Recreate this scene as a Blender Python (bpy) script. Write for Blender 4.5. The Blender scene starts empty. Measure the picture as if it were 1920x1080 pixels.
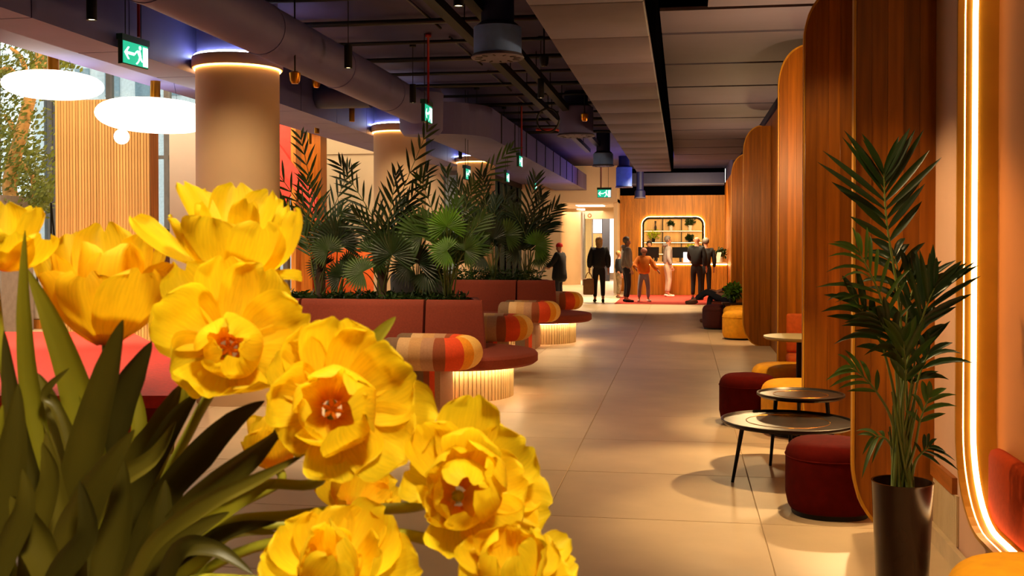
import bpy, bmesh, math, random
from mathutils import Vector as V, Matrix, Euler
random.seed(7)
S = bpy.context.scene
C = S.collection
PI = math.pi
# ------------------------------------------------------------------ camera
YAW, PIT, F = math.radians(9.09), math.radians(0.8), 2000.0
EYE = V((0, 0, 1.55))
cd = bpy.data.cameras.new('camera'); cam = bpy.data.objects.new('camera', cd); C.objects.link(cam)
cd.sensor_width = 36; cd.lens = 36 * F / 1920; cd.shift_y = -57 / 1920; cd.clip_start = .05; cd.clip_end = 500
cd.dof.use_dof = True; cd.dof.focus_distance = 13; cd.dof.aperture_fstop = 22
cam.location = EYE; cam.rotation_euler = (PI / 2 - PIT, 0, YAW)
S.camera = cam
CM = cam.rotation_euler.to_matrix()
def ray(px, py): return CM @ V(((px - 960) / F, -(py - 483) / F, -1))
def at(px, py, d): return EYE + ray(px, py) * d          # point at a measured distance
def onz(px, py, z=0.0):
    r = ray(px, py); return EYE + r * ((z - EYE.z) / r.z)
def ony(px, py, y):
    r = ray(px, py); return EYE + r * (y / r.y)
def onx(px, py, x):
    r = ray(px, py); return EYE + r * (x / r.x)
# ------------------------------------------------------------------ world, exposure, lights
S.view_settings.view_transform = 'Standard'; S.view_settings.look = 'None'
S.view_settings.gamma = 1; S.view_settings.use_curve_mapping = False
S.view_settings.exposure = 0.0
w = bpy.data.worlds.new('sky'); S.world = w; w.use_nodes = True
bg = w.node_tree.nodes['Background']; bg.inputs[0].default_value = (1.0, .97, .92, 1); bg.inputs[1].default_value = 1.8
WARM = (1, .66, .30); SOFT = (1, .73, .42); COOL = (.62, .75, 1)
def light(kind, name, loc, power, col=WARM, size=.05, target=None, cone=70, blend=.5, sy=None):
    l = bpy.data.lights.new(name, kind); l.energy = power; l.color = col
    if kind == 'AREA':
        l.size = size
        if sy: l.shape = 'RECTANGLE'; l.size_y = sy
    else: l.shadow_soft_size = size
    if kind == 'SPOT': l.spot_size = math.radians(cone); l.spot_blend = blend
    o = bpy.data.objects.new(name, l); C.objects.link(o); o.location = loc
    if target is not None:
        o.rotation_euler = (V(target) - V(loc)).to_track_quat('-Z', 'Y').to_euler()
    return o
def down(name, x, y, p, cone=75, z=3.15, col=SOFT, size=.06, blend=.7):
    return light('SPOT', name, (x, y, z), p, col, size, (x, y, 0), cone, blend)
# corridor down lights
for (x, y, p) in [(-.4, 4.6, 400), (-.3, 6.9, 520), (-.7, 9.4, 760), (-.9, 11.8, 760), (-.6, 14.6, 640), (-.9, 18.0, 700), (-.6, 21.5, 640), (-.9, 25.5, 760), (.3, 29.6, 520), (-2.4, 28.5, 800), (-1.2, 29.6, 500),
                  (-2.6, 8.6, 330), (-3.0, 14.2, 330), (-3.2, 20.4, 460), (-5.9, 8.6, 300), (-6.0, 12.5, 420), (-6.0, 18.5, 420), (-7.4, 11.6, 420)]:
    down('ceiling_spot_or_fill', x, y, p)
for (x, y, p) in [(-2.5, 9.6, 150), (-3.6, 9.9, 110), (-3.2, 16.2, 90)]:                 # unseen spots added to brighten the planter palms and bench
    light('SPOT', 'planter_fill', (x, y, 3.15), p, SOFT, .06, (x + .1, y + 1.4, .7), 64, .7)
light('SPOT', 'column_fill', (-3.3, 7.0, 3.15), 260, SOFT, .06, (-4.2, 9.6, 1.6), 50, .8)  # unseen spots added to brighten the columns
light('SPOT', 'column_fill', (-3.2, 13.4, 3.1), 220, SOFT, .06, (-4.1, 15.7, 1.8), 50, .8)
# unseen fill spots added over the vase of tulips
light('SPOT', 'ceiling_spot_or_fill', (.55, -.45, 3.2), 330, (1, .86, .54), .16, (-.33, .8, 1.45), 46, .8)
light('SPOT', 'ceiling_spot_or_fill', (-.75, .55, 3.2), 175, (1, .85, .54), .14, (-.38, .85, 1.45), 36, .9)
light('SPOT', 'ceiling_spot_or_fill', (.55, 3.9, 3.2), 110, WARM, .08, (1.3, 5.5, .5), 44, .7)  # added spot washing the wall strip beside the niche
light('SPOT', 'ceiling_spot_or_fill', (.5, 2.6, 3.2), 330, WARM, .08, (1.0, 3.3, .4), 44, .7)  # added spot brightening the yellow corner pouf
light('SPOT', 'wall_fill', (-1.0, 5.50, 3.1), 620, WARM, .06, (1.31, 5.60, .9), 46, .6)  # unseen spot added to light the wall strip, grazing past the screen
# hidden lamps and added fill spots in the bays between the wooden screens
light('SPOT', 'bay_lamp_or_fill', (1.25, 7.95, 1.6), 190, WARM, .03, (.55, 7.1, 0), 84, .5)
light('SPOT', 'bay_lamp_or_fill', (1.0, 6.9, 3.35), 50, WARM, .04, (1.1, 8.1, 1.4), 70, .8)  # extra spot added for even light on the second screen
light('POINT', 'bay_lamp_or_fill', (1.10, 9.2, 2.3), 85, WARM, .06)
light('POINT', 'bay_lamp_or_fill', (1.0, 14.6, 2.2), 60, WARM, .06)
light('POINT', 'bay_lamp_or_fill', (.95, 18.2, 2.3), 55, WARM, .06)
light('SPOT', 'bay_lamp_or_fill', (.95, 6.6, 3.2), 300, WARM, .04, (.85, 6.1, 0), 50, .6)
light('SPOT', 'bay_lamp_or_fill', (.55, 8.9, 3.2), 260, WARM, .05, (.85, 9.1, .3), 40, .6)  # unseen spot added to brighten the tops of the yellow poufs
light('SPOT', 'bay_lamp_or_fill', (.5, 16.6, 3.2), 260, WARM, .05, (.8, 17.4, .3), 44, .6)
# lobby, reception and the passage behind
light('AREA', 'reception_light', (.2, 31.6, 3.05), 95, WARM, 1.6, (.3, 33.4, .6))
light('AREA', 'reception_light', (-.4, 28.6, 3.05), 170, SOFT, 1.0, (-.2, 30.8, .5))
light('AREA', 'passage_light', (-3.6, 37, 2.68), 200, SOFT, 1.6, (-3.6, 37, 0), sy=5)
light('AREA', 'passage_light', (-4.0, 42, 2.7), 420, (1, .85, .7), 3, (-4.4, 43, 0))
light('AREA', 'lounge_light_or_fill', (-8.6, 20, 5.6), 520, SOFT, 5, (-8.6, 20, 0))
light('AREA', 'lounge_light_or_fill', (-8.2, 9.5, 5.6), 380, SOFT, 3, (-7.6, 13.5, 1.5))  # added area light brightening the slat partition
light('AREA', 'lounge_light_or_fill', (-9.2, 13.5, 6.2), 260, SOFT, 2, (-9.6, 17, 2.8))  # area light added for the ficus tree
light('AREA', 'ceiling_blue_fill', (-.9, 29, 3.3), 50, (.10, .26, 1), 2.5, (-1.5, 28.2, 5), sy=6)  # unseen blue area light added to tint the rear ceiling
# ------------------------------------------------------------------ materials
def lin(c):
    if isinstance(c, str): c = [int(c[i:i + 2], 16) / 255 for i in (0, 2, 4)]
    return tuple((x / 12.92 if x <= .04045 else ((x + .055) / 1.055) ** 2.4) for x in c) + (1,)
MATS = {}
def mat(name, col, rough=.6, metal=0, var=.12, scale=8, bump=0, emit=0, ecol=None, sheen=0, trans=0, stretch=None, spec=None, rnd=0, coat=0):
    if name in MATS: return MATS[name]
    m = bpy.data.materials.new(name); m.use_nodes = True; nt = m.node_tree; N = nt.nodes; L = nt.links
    b = N['Principled BSDF']; b.inputs['Roughness'].default_value = rough; b.inputs['Metallic'].default_value = metal
    if spec is not None: b.inputs['Specular IOR Level'].default_value = spec
    if sheen: b.inputs['Sheen Weight'].default_value = sheen; b.inputs['Sheen Roughness'].default_value = .4; b.inputs['Sheen Tint'].default_value = lin(col)
    if coat: b.inputs['Coat Weight'].default_value = coat
    c = lin(col)
    tc = N.new('ShaderNodeTexCoord'); mp = N.new('ShaderNodeMapping'); L.new(tc.outputs['Object'], mp.inputs[0])
    if stretch: mp.inputs['Scale'].default_value = stretch
    nz = N.new('ShaderNodeTexNoise'); nz.inputs['Scale'].default_value = scale; nz.inputs['Detail'].default_value = 4
    L.new(mp.outputs[0], nz.inputs['Vector'])
    rp = N.new('ShaderNodeValToRGB'); L.new(nz.outputs[0], rp.inputs[0])
    rp.color_ramp.elements[0].position = .3; rp.color_ramp.elements[1].position = .7
    rp.color_ramp.elements[0].color = tuple(x * (1 - var) for x in c[:3]) + (1,)
    rp.color_ramp.elements[1].color = tuple(min(1, x * (1 + var)) for x in c[:3]) + (1,)
    out = rp.outputs[0]
    if rnd:
        oi = N.new('ShaderNodeObjectInfo'); mr = N.new('ShaderNodeMapRange'); L.new(oi.outputs['Random'], mr.inputs[0])
        mr.inputs[3].default_value = 1 - rnd; mr.inputs[4].default_value = 1 + rnd * .6
        mx = N.new('ShaderNodeVectorMath'); mx.operation = 'SCALE'; L.new(out, mx.inputs[0]); L.new(mr.outputs[0], mx.inputs['Scale']); out = mx.outputs[0]
    L.new(out, b.inputs['Base Color'])
    if bump:
        bp = N.new('ShaderNodeBump'); bp.inputs['Strength'].default_value = bump; bp.inputs['Distance'].default_value = .01
        L.new(nz.outputs[0], bp.inputs['Height']); L.new(bp.outputs[0], b.inputs['Normal'])
    if emit:
        b.inputs['Emission Color'].default_value = lin(ecol or col); b.inputs['Emission Strength'].default_value = emit
    if trans:
        tr = N.new('ShaderNodeBsdfTranslucent'); L.new(out, tr.inputs[0]); ms = N.new('ShaderNodeMixShader'); ms.inputs[0].default_value = trans
        L.new(b.outputs[0], ms.inputs[1]); L.new(tr.outputs[0], ms.inputs[2]); L.new(ms.outputs[0], N['Material Output'].inputs[0])
    MATS[name] = m; return m
def glass(name, col, rough=.05, alpha=.25):
    if name in MATS: return MATS[name]
    m = bpy.data.materials.new(name); m.use_nodes = True; nt = m.node_tree; N = nt.nodes; L = nt.links
    t = N.new('ShaderNodeBsdfTransparent'); t.inputs[0].default_value = lin(col); g = N.new('ShaderNodeBsdfGlossy'); g.inputs['Roughness'].default_value = rough
    ms = N.new('ShaderNodeMixShader'); ms.inputs[0].default_value = .05; L.new(t.outputs[0], ms.inputs[1]); L.new(g.outputs[0], ms.inputs[2])
    L.new(ms.outputs[0], N['Material Output'].inputs[0]); MATS[name] = m; return m
def petal_mat(name, tip, base):
    m = bpy.data.materials.new(name); m.use_nodes = True; nt = m.node_tree; N = nt.nodes; L = nt.links; b = N['Principled BSDF']
    a = N.new('ShaderNodeAttribute'); a.attribute_name = 'along'
    rp = N.new('ShaderNodeValToRGB'); L.new(a.outputs['Fac'], rp.inputs[0]); e = rp.color_ramp.elements
    e[0].position = .02; e[0].color = lin(base); e[1].position = .22; e[1].color = lin(tip)
    oi = N.new('ShaderNodeObjectInfo'); mr = N.new('ShaderNodeMapRange'); L.new(oi.outputs['Random'], mr.inputs[0]); mr.inputs[3].default_value = .86; mr.inputs[4].default_value = 1.08
    ua = N.new('ShaderNodeAttribute'); ua.attribute_name = 'across'
    wv = N.new('ShaderNodeTexNoise'); wv.inputs['Scale'].default_value = 3.5; wv.inputs['Detail'].default_value = 5
    cx = N.new('ShaderNodeCombineXYZ'); ml = N.new('ShaderNodeMath'); ml.operation = 'MULTIPLY'; ml.inputs[1].default_value = 5
    L.new(ua.outputs['Fac'], ml.inputs[0]); L.new(ml.outputs[0], cx.inputs[0]); L.new(a.outputs['Fac'], cx.inputs[1]); L.new(cx.outputs[0], wv.inputs['Vector'])
    m2 = N.new('ShaderNodeMapRange'); L.new(wv.outputs[0], m2.inputs[0]); m2.inputs[1].default_value = .3; m2.inputs[2].default_value = .7; m2.inputs[3].default_value = .88; m2.inputs[4].default_value = 1.06
    mm = N.new('ShaderNodeMath'); mm.operation = 'MULTIPLY'; L.new(mr.outputs[0], mm.inputs[0]); L.new(m2.outputs[0], mm.inputs[1])
    sc = N.new('ShaderNodeVectorMath'); sc.operation = 'SCALE'; L.new(rp.outputs[0], sc.inputs[0]); L.new(mm.outputs[0], sc.inputs['Scale'])
    L.new(sc.outputs[0], b.inputs['Base Color']); b.inputs['Roughness'].default_value = .55; b.inputs['Specular IOR Level'].default_value = .25
    bp = N.new('ShaderNodeBump'); bp.inputs['Strength'].default_value = .25; bp.inputs['Distance'].default_value = .002; L.new(wv.outputs[0], bp.inputs['Height']); L.new(bp.outputs[0], b.inputs['Normal'])
    tr = N.new('ShaderNodeBsdfTranslucent'); L.new(sc.outputs[0], tr.inputs[0]); ms = N.new('ShaderNodeMixShader'); ms.inputs[0].default_value = .55
    L.new(b.outputs[0], ms.inputs[1]); L.new(tr.outputs[0], ms.inputs[2]); L.new(ms.outputs[0], N['Material Output'].inputs[0])
    return m
def emis(name, col, s): return mat(name, col, .5, 0, 0, emit=s)
def wood(name, col, stretch=(14, 14, .7), var=.28, rnd=.22, rough=.45):
    return mat(name, col, rough, 0, var, 2.0, .08, stretch=stretch, rnd=rnd, spec=.3)
M = dict(
    tile=mat('floor_tile_stone', 'd0b795', .42, 0, .08, 2.2, .02, rnd=.05), grout=mat('grout', 'bda784', .8),
    slab=mat('ceiling_paint', '3b3868', .8, 0, .15, 1.2, .1), duct=mat('duct_paint', '575266', .65, 0, .10, 3, .15), duct2=mat('duct_paint_blue', '58558a', .6, 0, .10, 2, .1),
    dark=mat('dark_metal', '17141a', .5), navy=mat('navy_paint', '10174a', .6), blue=mat('blue_paint', '668ad8', .45), black=mat('black_metal', '0b0a0b', .55, spec=.25),
    panel=mat('ceiling_panel_board', '5b566e', .75, 0, .08, 1.5, .05, rnd=.06), red_pipe=mat('red_pipe_paint', 'a11d1a', .5),
    screen=wood('screen_oak', '9f5a06', rnd=.28), edge=wood('screen_edge_oak', 'cf9226'), benchw=wood('bench_base_oak', 'e6cb94', (30, 30, .5), .22), ledb=emis('bench_led', 'ffdca2', 42), oak=wood('pale_oak', 'c98030', var=.3), slat=wood('lit_oak_slats', 'd3a868', (30, 30, .5), .3),
    recep=wood('reception_oak', 'c07c24', (9, 9, .6), .3), plaster=mat('plaster', 'd2a78c', .8, 0, .04, 3), cream=mat('cream_wall', 'cbb596', .8, 0, .04, 2), column=mat('column_plaster', 'c9ab85', .8, 0, .05, 2, .03),
    white=mat('white_wall', 'd9cdc2', .8, 0, .03, 2), orange_wall=mat('orange_niche_wall', 'a96424', .8, 0, .05, 3), brass=mat('brass', 'b97a1e', .28, 1, .08, 6), gilt=mat('gilt_paint', 'b98222', .42, .25, .08, 6), wainscot=mat('cream_wainscot', 'd8c29c', .6, 0, .06, 3),
    basew=mat('cream_baseboard', 'c9b391', .5), rail=wood('rail_oak', '9a5a24', (2, 2, 14)),
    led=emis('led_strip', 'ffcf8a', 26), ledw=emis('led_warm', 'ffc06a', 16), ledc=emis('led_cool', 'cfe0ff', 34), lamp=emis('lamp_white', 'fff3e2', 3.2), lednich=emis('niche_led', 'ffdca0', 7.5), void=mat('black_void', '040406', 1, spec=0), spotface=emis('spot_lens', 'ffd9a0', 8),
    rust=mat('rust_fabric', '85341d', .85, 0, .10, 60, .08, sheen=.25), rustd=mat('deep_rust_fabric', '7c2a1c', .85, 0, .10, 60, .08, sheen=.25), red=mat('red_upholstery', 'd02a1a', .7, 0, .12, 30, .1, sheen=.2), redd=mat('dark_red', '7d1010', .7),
    velvet=mat('red_velvet', '4a0702', .95, 0, .15, 20, .05, spec=.08), cush=mat('rust_orange_fabric', '982f05', .95, 0, .1, 40, .05, spec=.1), velvety=mat('yellow_velvet', 'f0a808', .8, 0, .10, 20, .05, sheen=.4), velvetd=mat('dark_velvet', '4a0d08', .8, 0, .12, 20, .05, sheen=.5), orange=mat('orange_fabric', 'cf5c12', .8, 0, .1, 30, .05),
    tabletop=mat('bronze_tray', '39322d', .30, .75, .25, 3, .04, stretch=(1, 6, 1)), stone=mat('green_stone_top', '8f8560', .4, 0, .12, 6), soil=mat('soil', '1d130c', .95, 0, .4, 40, .5),
    leaf=mat('palm_leaf', '38541a', .42, 0, .30, 5, trans=.25, rnd=.3, spec=.5), leafd=mat('palm_leaf_dark', '1b3110', .36, 0, .30, 5, trans=.18, rnd=.3), leafb=mat('palm_leaf_bright', '55851d', .42, 0, .25, 5, trans=.35, rnd=.25), stem=mat('palm_stem', '5c6a28', .5, 0, .2, 6), trunk=mat('brown_trunk', '38230f', .8, 0, .3, 12, .3),
    tleaf=mat('tulip_leaf', '574c12', .42, 0, .30, 5, .08, trans=.16, stretch=(1, 1, 1), rnd=.6), tstem=mat('tulip_stem', '9a9426', .45, 0, .15, 6), tleaf2=mat('tulip_leaf_pale', '8f861c', .45, 0, .2, 6, .08, trans=.3, rnd=.15),
    petal=petal_mat('yellow_petal', 'ffdc1e', 'f6a20e'), petal2=petal_mat('amber_petal', 'ffd21a', 'f29c0c'), stamen=mat('stamen', 'e0860c', .6),
    pot=mat('bronze_pot', '3a2416', .22, .35, .15, 3, spec=.6), ceramic=mat('white_ceramic', 'e6dccb', .3), signg=emis('sign_green', '1fc095', 1.0), signw=emis('sign_white', 'd8fff0', 2.2), signh=mat('sign_housing', '0a3b2c', .4),
    skin=mat('skin', 'b98062', .6, 0, .06, 10), hairb=mat('blond_hair', 'b08a50', .6, 0, .25, 30), hairg=mat('grey_hair', '6e6459', .6), haird=mat('dark_hair', '1e140e', .6), blackc=mat('black_cloth', '0b0a0c', .85), greyc=mat('grey_cloth', '857a70', .85), jeans=mat('dark_jeans', '23232e', .85), hoodie=mat('hoodie_grey', '8d8178', .85), beige=mat('beige_trousers', 'b59a82', .85), camo=mat('camouflage_cloth', '7a6a4c', .85, 0, .6, 12), pale=mat('pale_jeans', '8a8d9b', .85), orangej=mat('orange_jacket', 'e07a10', .8), beanie=mat('red_beanie', 'd8241a', .8), pink=mat('pink_cap', 'd99a86', .8), shoe=mat('brown_shoe', '6a3a24', .6), shoew=mat('white_shoe', 'd8c8bc', .6), bagc=mat('tan_bag', '8a5f33', .7),
    steel=mat('steel', '8d8d90', .35, .8), glassw=glass('window_glass', 'e6f0f0'), glassd=glass('gallery_glass', '9fb0b0'), screenw=emis('screen_white', 'e8f0ff', 1.6), screend=mat('monitor_black', '0d0d10', .2), counter=mat('counter_top', 'd8b184', .35), rug=mat('red_rug', 'b03020', .95, 0, .15, 40, .1),
    bark=mat('tree_bark', 'c99a5a', .85, 0, .25, 10, .3), tree=mat('tree_leaf', '6f7a2e', .5, 0, .4, 3, trans=.35, rnd=.3), extw=mat('exterior_white', 'e4e8ec', .8), extg=mat('exterior_glass', '7f95a4', .2), frame=mat('window_frame_paint', '5f5a58', .5), redlit=mat('coral_panel', 'e8453a', .7), planter=mat('planter_dark', '4a1d12', .7), conc=mat('planter_grey', '8d8078', .8), bush=mat('bush_leaf', '2f4a14', .5, 0, .4, 6, trans=.25, rnd=.3), yg=mat('lime_leaf', 'a8b828', .5, 0, .3, 6, trans=.3), white_p=mat('white_paint', 'ece4d8', .5), rattan=mat('rattan', 'b98a52', .7))
BANDS = [mat('band_' + n, c, .85, 0, .08, 60, .05, sheen=.2) for n, c in [('cream', 'f2c266'), ('amber', 'e8920f'), ('red', 'd8430c'), ('brown', '8a4018'), ('rosy', 'a87a58'), ('sand', 'b88a55'), ('tan', 'c29a6a'), ('umber', '6e5138')]]
# ------------------------------------------------------------------ mesh helpers
class MB:
    def __init__(s): s.v = []; s.f = []; s.m = []; s.att = None
    def add(s, vs, fs, mi=0):
        n = len(s.v); s.v += [V(p) for p in vs]; s.f += [tuple(i + n for i in f) for f in fs]; s.m += [mi] * len(fs)
    def box(s, a, b, mi=0, rot=None, bev=0):
        x0, y0, z0 = a; x1, y1, z1 = b
        if bev:
            e = bev; pts = []
            bm = bmesh.new(); bmesh.ops.create_cube(bm, size=1)
            for q in bm.verts: q.co = V(((x0 + x1) / 2 + q.co.x * (x1 - x0), (y0 + y1) / 2 + q.co.y * (y1 - y0), (z0 + z1) / 2 + q.co.z * (z1 - z0)))
            bmesh.ops.bevel(bm, geom=bm.edges[:], offset=e, segments=2, affect='EDGES', profile=.5)
            bm.verts.index_update(); vs = [q.co.copy() for q in bm.verts]; fs = [[q.index for q in f.verts] for f in bm.faces]; bm.free()
        else:
            vs = [V(p) for p in [(x0, y0, z0), (x1, y0, z0), (x1, y1, z0), (x0, y1, z0), (x0, y0, z1), (x1, y0, z1), (x1, y1, z1), (x0, y1, z1)]]
            fs = [(0, 3, 2, 1), (4, 5, 6, 7), (0, 1, 5, 4), (1, 2, 6, 5), (2, 3, 7, 6), (3, 0, 4, 7)]
        if rot is not None:
            c = V(((x0 + x1) / 2, (y0 + y1) / 2, (z0 + z1) / 2)); vs = [c + rot @ (p - c) for p in vs]
        s.add(vs, fs, mi); return s
    def tube(s, pts, r, n=8, mi=0, caps=True, flat=1.0, mis=None):
        pts = [V(p) for p in pts]; k = len(pts); rs = r if isinstance(r, (list, tuple)) else [r] * k
        up = None; vs = []; fs = []; ml = []
        for i, p in enumerate(pts):
            t = (pts[min(i + 1, k - 1)] - pts[max(i - 1, 0)]).normalized()
            if up is None:
                up = V((0, 0, 1)) if abs(t.z) < .9 else V((0, 1, 0))
            x = t.cross(up)
            if x.length < 1e-6: x = t.orthogonal()
            x.normalize(); up = x.cross(t).normalized()
            for j in range(n):
                a = 2 * PI * j / n; vs.append(p + (x * math.cos(a) + up * math.sin(a) * flat) * rs[i])
        for i in range(k - 1):
            for j in range(n):
                fs.append((i * n + j, i * n + (j + 1) % n, (i + 1) * n + (j + 1) % n, (i + 1) * n + j)); ml.append(mis[i] if mis else mi)
        if caps:
            fs.append(tuple(range(n))); ml.append(ml[0]); fs.append(tuple(reversed(range((k - 1) * n, k * n)))); ml.append(ml[-2])
        b = len(s.v); s.v += vs; s.f += [tuple(q + b for q in f) for f in fs]; s.m += ml; return s
    def cyl(s, c, r, z0, z1, n=24, mi=0, r2=None):
        return s.lathe(c, [(0, z0), (r, z0), (r2 if r2 is not None else r, z1), (0, z1)], n, mi)
    def lathe(s, c, prof, n=32, mi=0, a0=0, a1=2 * PI, sx=1, sy=1, pw=None):
        full = abs(a1 - a0 - 2 * PI) < 1e-6; k = len(prof); vs = []; fs = []
        cols = n if full else n + 1
        for j in range(cols):
            a = a0 + (a1 - a0) * j / n; ca, sa = math.cos(a), math.sin(a)
            if pw: q = (abs(ca) ** pw + abs(sa) ** pw) ** (-1 / pw); ca *= q; sa *= q
            for (r, z) in prof: vs.append(V((c[0] + r * ca * sx, c[1] + r * sa * sy, z)))
        for j in range(n):
            j2 = (j + 1) % cols
            for i in range(k - 1):
                if prof[i][0] == 0 and prof[i + 1][0] == 0: continue
                if prof[i][0] == 0: fs.append((j * k + i, j2 * k + i + 1, j * k + i + 1))
                elif prof[i + 1][0] == 0: fs.append((j * k + i, j2 * k + i, j * k + i + 1))
                else: fs.append((j * k + i, j2 * k + i, j2 * k + i + 1, j * k + i + 1))
        s.add(vs, fs, mi); return s
    def prism(s, poly, z0, z1, mi=0):
        n = len(poly); vs = [V((p[0], p[1], z0)) for p in poly] + [V((p[0], p[1], z1)) for p in poly]
        s.add(vs, [tuple(reversed(range(n))), tuple(range(n, 2 * n))] + [(i, (i + 1) % n, n + (i + 1) % n, n + i) for i in range(n)], mi); return s
    def slabxz(s, poly, y0, y1, mi=0):       # outline in x,z extruded along y
        n = len(poly); vs = [V((p[0], y0, p[1])) for p in poly] + [V((p[0], y1, p[1])) for p in poly]
        s.add(vs, [tuple(range(n)), tuple(reversed(range(n, 2 * n)))] + [(i, n + i, n + (i + 1) % n, (i + 1) % n) for i in range(n)], mi); return s
    def slabyz(s, poly, x0, x1, mi=0):
        n = len(poly); vs = [V((x0, p[0], p[1])) for p in poly] + [V((x1, p[0], p[1])) for p in poly]
        s.add(vs, [tuple(reversed(range(n))), tuple(range(n, 2 * n))] + [(i, (i + 1) % n, n + (i + 1) % n, n + i) for i in range(n)], mi); return s
    def ball(s, c, r, n=16, mi=0, sc=(1, 1, 1)):
        k = n // 2; p = [(math.sin(PI * i / k), -math.cos(PI * i / k)) for i in range(k + 1)]; p[0] = (0, -1); p[-1] = (0, 1)
        b = len(s.v); s.lathe((0, 0), p, n, mi)
        for i in range(b, len(s.v)): q = s.v[i]; s.v[i] = V((c[0] + q.x * r * sc[0], c[1] + q.y * r * sc[1], c[2] + q.z * r * sc[2]))
        return s
    def build(s, name, mats, parent=None, smooth=False, world=True):
        if not isinstance(mats, (list, tuple)): mats = [mats]
        off = V((0, 0, 0))
        if parent is not None and world:
            p = parent
            while p is not None: off += p.location; p = p.parent
        me = bpy.data.meshes.new(name); me.from_pydata([tuple(q - off) for q in s.v], [], s.f)
        for m in mats: me.materials.append(m)
        for i, p in enumerate(me.polygons):
            p.material_index = s.m[i]; p.use_smooth = bool(smooth)
        if s.att:
            for an in s.att:
                a = me.attributes.new(an, 'FLOAT', 'POINT')
                for i, q in enumerate(s.att[an]): a.data[i].value = q
        me.update()
        if smooth == 'auto':
            me.shade_smooth() if hasattr(me, 'shade_smooth') else None
            try: me.set_sharp_from_angle(angle=math.radians(38))
            except Exception: pass
        o = bpy.data.objects.new(name, me); C.objects.link(o)
        if parent is not None: o.parent = parent
        return o
def tag(o, label, cat, group=None, kind=None):
    o['label'] = label
    if cat: o['category'] = cat
    if group: o['group'] = group
    if kind: o['kind'] = kind
    return o
def thing(name, label, cat, loc=(0, 0, 0), group=None):
    o = bpy.data.objects.new(name, None); C.objects.link(o); o.location = loc; o.empty_display_size = .05
    return tag(o, label, cat, group)
def struct(o, label=None):
    o['kind'] = 'structure'
    if label: o['label'] = label
    return o
def dup(root, dloc, label, group=None):
    r = root.copy(); C.objects.link(r); r.location = root.location + V(dloc); r['label'] = label
    if group: r['group'] = group
    for ch in list(root.children):
        c = ch.copy(); C.objects.link(c); c.parent = r
        for g in ch.children:
            d = g.copy(); C.objects.link(d); d.parent = c
    return r
def bez(a, b, c, n=12): return [a * (1 - t) ** 2 + b * 2 * t * (1 - t) + c * t * t for t in [i / n for i in range(n + 1)]]
def catmull(P, n=6):
    out = []
    for i in range(len(P) - 1):
        p0 = P[max(i - 1, 0)]; p1 = P[i]; p2 = P[i + 1]; p3 = P[min(i + 2, len(P) - 1)]
        for j in range(n):
            t = j / n; out.append(.5 * ((2 * p1) + (p2 - p0) * t + (2 * p0 - 5 * p1 + 4 * p2 - p3) * t * t + (3 * p1 - p0 - 3 * p2 + p3) * t ** 3))
    out.append(P[-1]); return out
def interp(tab, x):
    for (a, va), (b, vb) in zip(tab, tab[1:]):
        if x <= b: return va + (vb - va) * (x - a) / (b - a)
    return tab[-1][1]
ORD = 'first second third fourth fifth sixth seventh eighth ninth tenth eleventh twelfth thirteenth fourteenth fifteenth'.split()
# ------------------------------------------------------------------ floor
b = MB(); b.box((-8.0, 2.4, -.12), (1.31, 33.6, -.006))
floor = struct(b.build('floor', M['grout']), 'beige stone tile floor of the hotel lobby')
b = MB(); b.box((-14.2, -3.2, -.12), (-8.0, 34, 0)); b.box((-8.0, -3.2, -.12), (1.7, 2.4, 0)); b.box((-8, 33.6, -.12), (1.7, 47, 0))
o = b.build('floor_slab', M['tile'], floor)
TX = [-8.0] + [.43 + 1.2 * k for k in range(-6, 1)] + [1.31]
tm = None; y = 2.4
meshes = {}
for i in range(len(TX) - 1):
    for j in range(26):
        wd = TX[i + 1] - TX[i]; key = round(wd, 3)
        if key not in meshes:
            q = MB(); g = .0012; q.v = []; 
            q.add([(g, g, -.006), (wd - g, g, -.006), (wd - g, 1.2 - g, -.006), (g, 1.2 - g, -.006), (g + .003, g + .003, 0), (wd - g - .003, g + .003, 0), (wd - g - .003, 1.197 - g, 0), (g + .003, 1.197 - g, 0)],
                  [(4, 5, 6, 7), (0, 1, 5, 4), (1, 2, 6, 5), (2, 3, 7, 6), (3, 0, 4, 7)])
            t = q.build('tile', M['tile'], floor); meshes[key] = t.data
        else:
            t = bpy.data.objects.new('tile', meshes[key]); C.objects.link(t); t.parent = floor
        t.location = (TX[i], 2.4 + 1.2 * j, 0)
# ------------------------------------------------------------------ walls
def nich(y0, y1, z0, z1, R, n=10):
    P = []
    for (cy, cz, a0) in [(y1 - R, z0 + R, -PI / 2), (y1 - R, z1 - R, 0), (y0 + R, z1 - R, PI / 2), (y0 + R, z0 + R, PI)]:
        for i in range(n + 1):
            a = a0 + PI / 2 * i / n; P.append((cy + R * math.cos(a), cz + R * math.sin(a)))
    return P
NY0, NY1, NZ0, NZ1, NR = 2.5, 5.34, .25, 3.05, .42
b = MB(); x0, x1 = 1.31, 1.55
b.box((x0, NY1, 0), (x1, 8.3, 3.9)); b.box((x0, -3, 0), (x1, NY0, 3.9)); b.box((x0, NY0, 0), (x1, NY1, NZ0)); b.box((x0, NY0, NZ1), (x1, NY1, 3.9))
L = nich(NY0, NY1, NZ0, NZ1, NR)
for k, cor in enumerate([(NY1, NZ0), (NY1, NZ1), (NY0, NZ1), (NY0, NZ0)]):
    arc = L[k * 11:(k + 1) * 11]
    for p, q in zip(arc, arc[1:]): b.slabyz([cor, q, p], x0, x1)
struct(b.build('wall_right', M['plaster']), 'plaster wall on the right with a lit rounded niche')
b = MB(); b.box((1.31, 8.3, 0), (1.5, 34.3, 3.42))
wr = b.build('wall_right_rear', M['screen']); struct(wr, 'wood clad rear part of the right wall')
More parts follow.
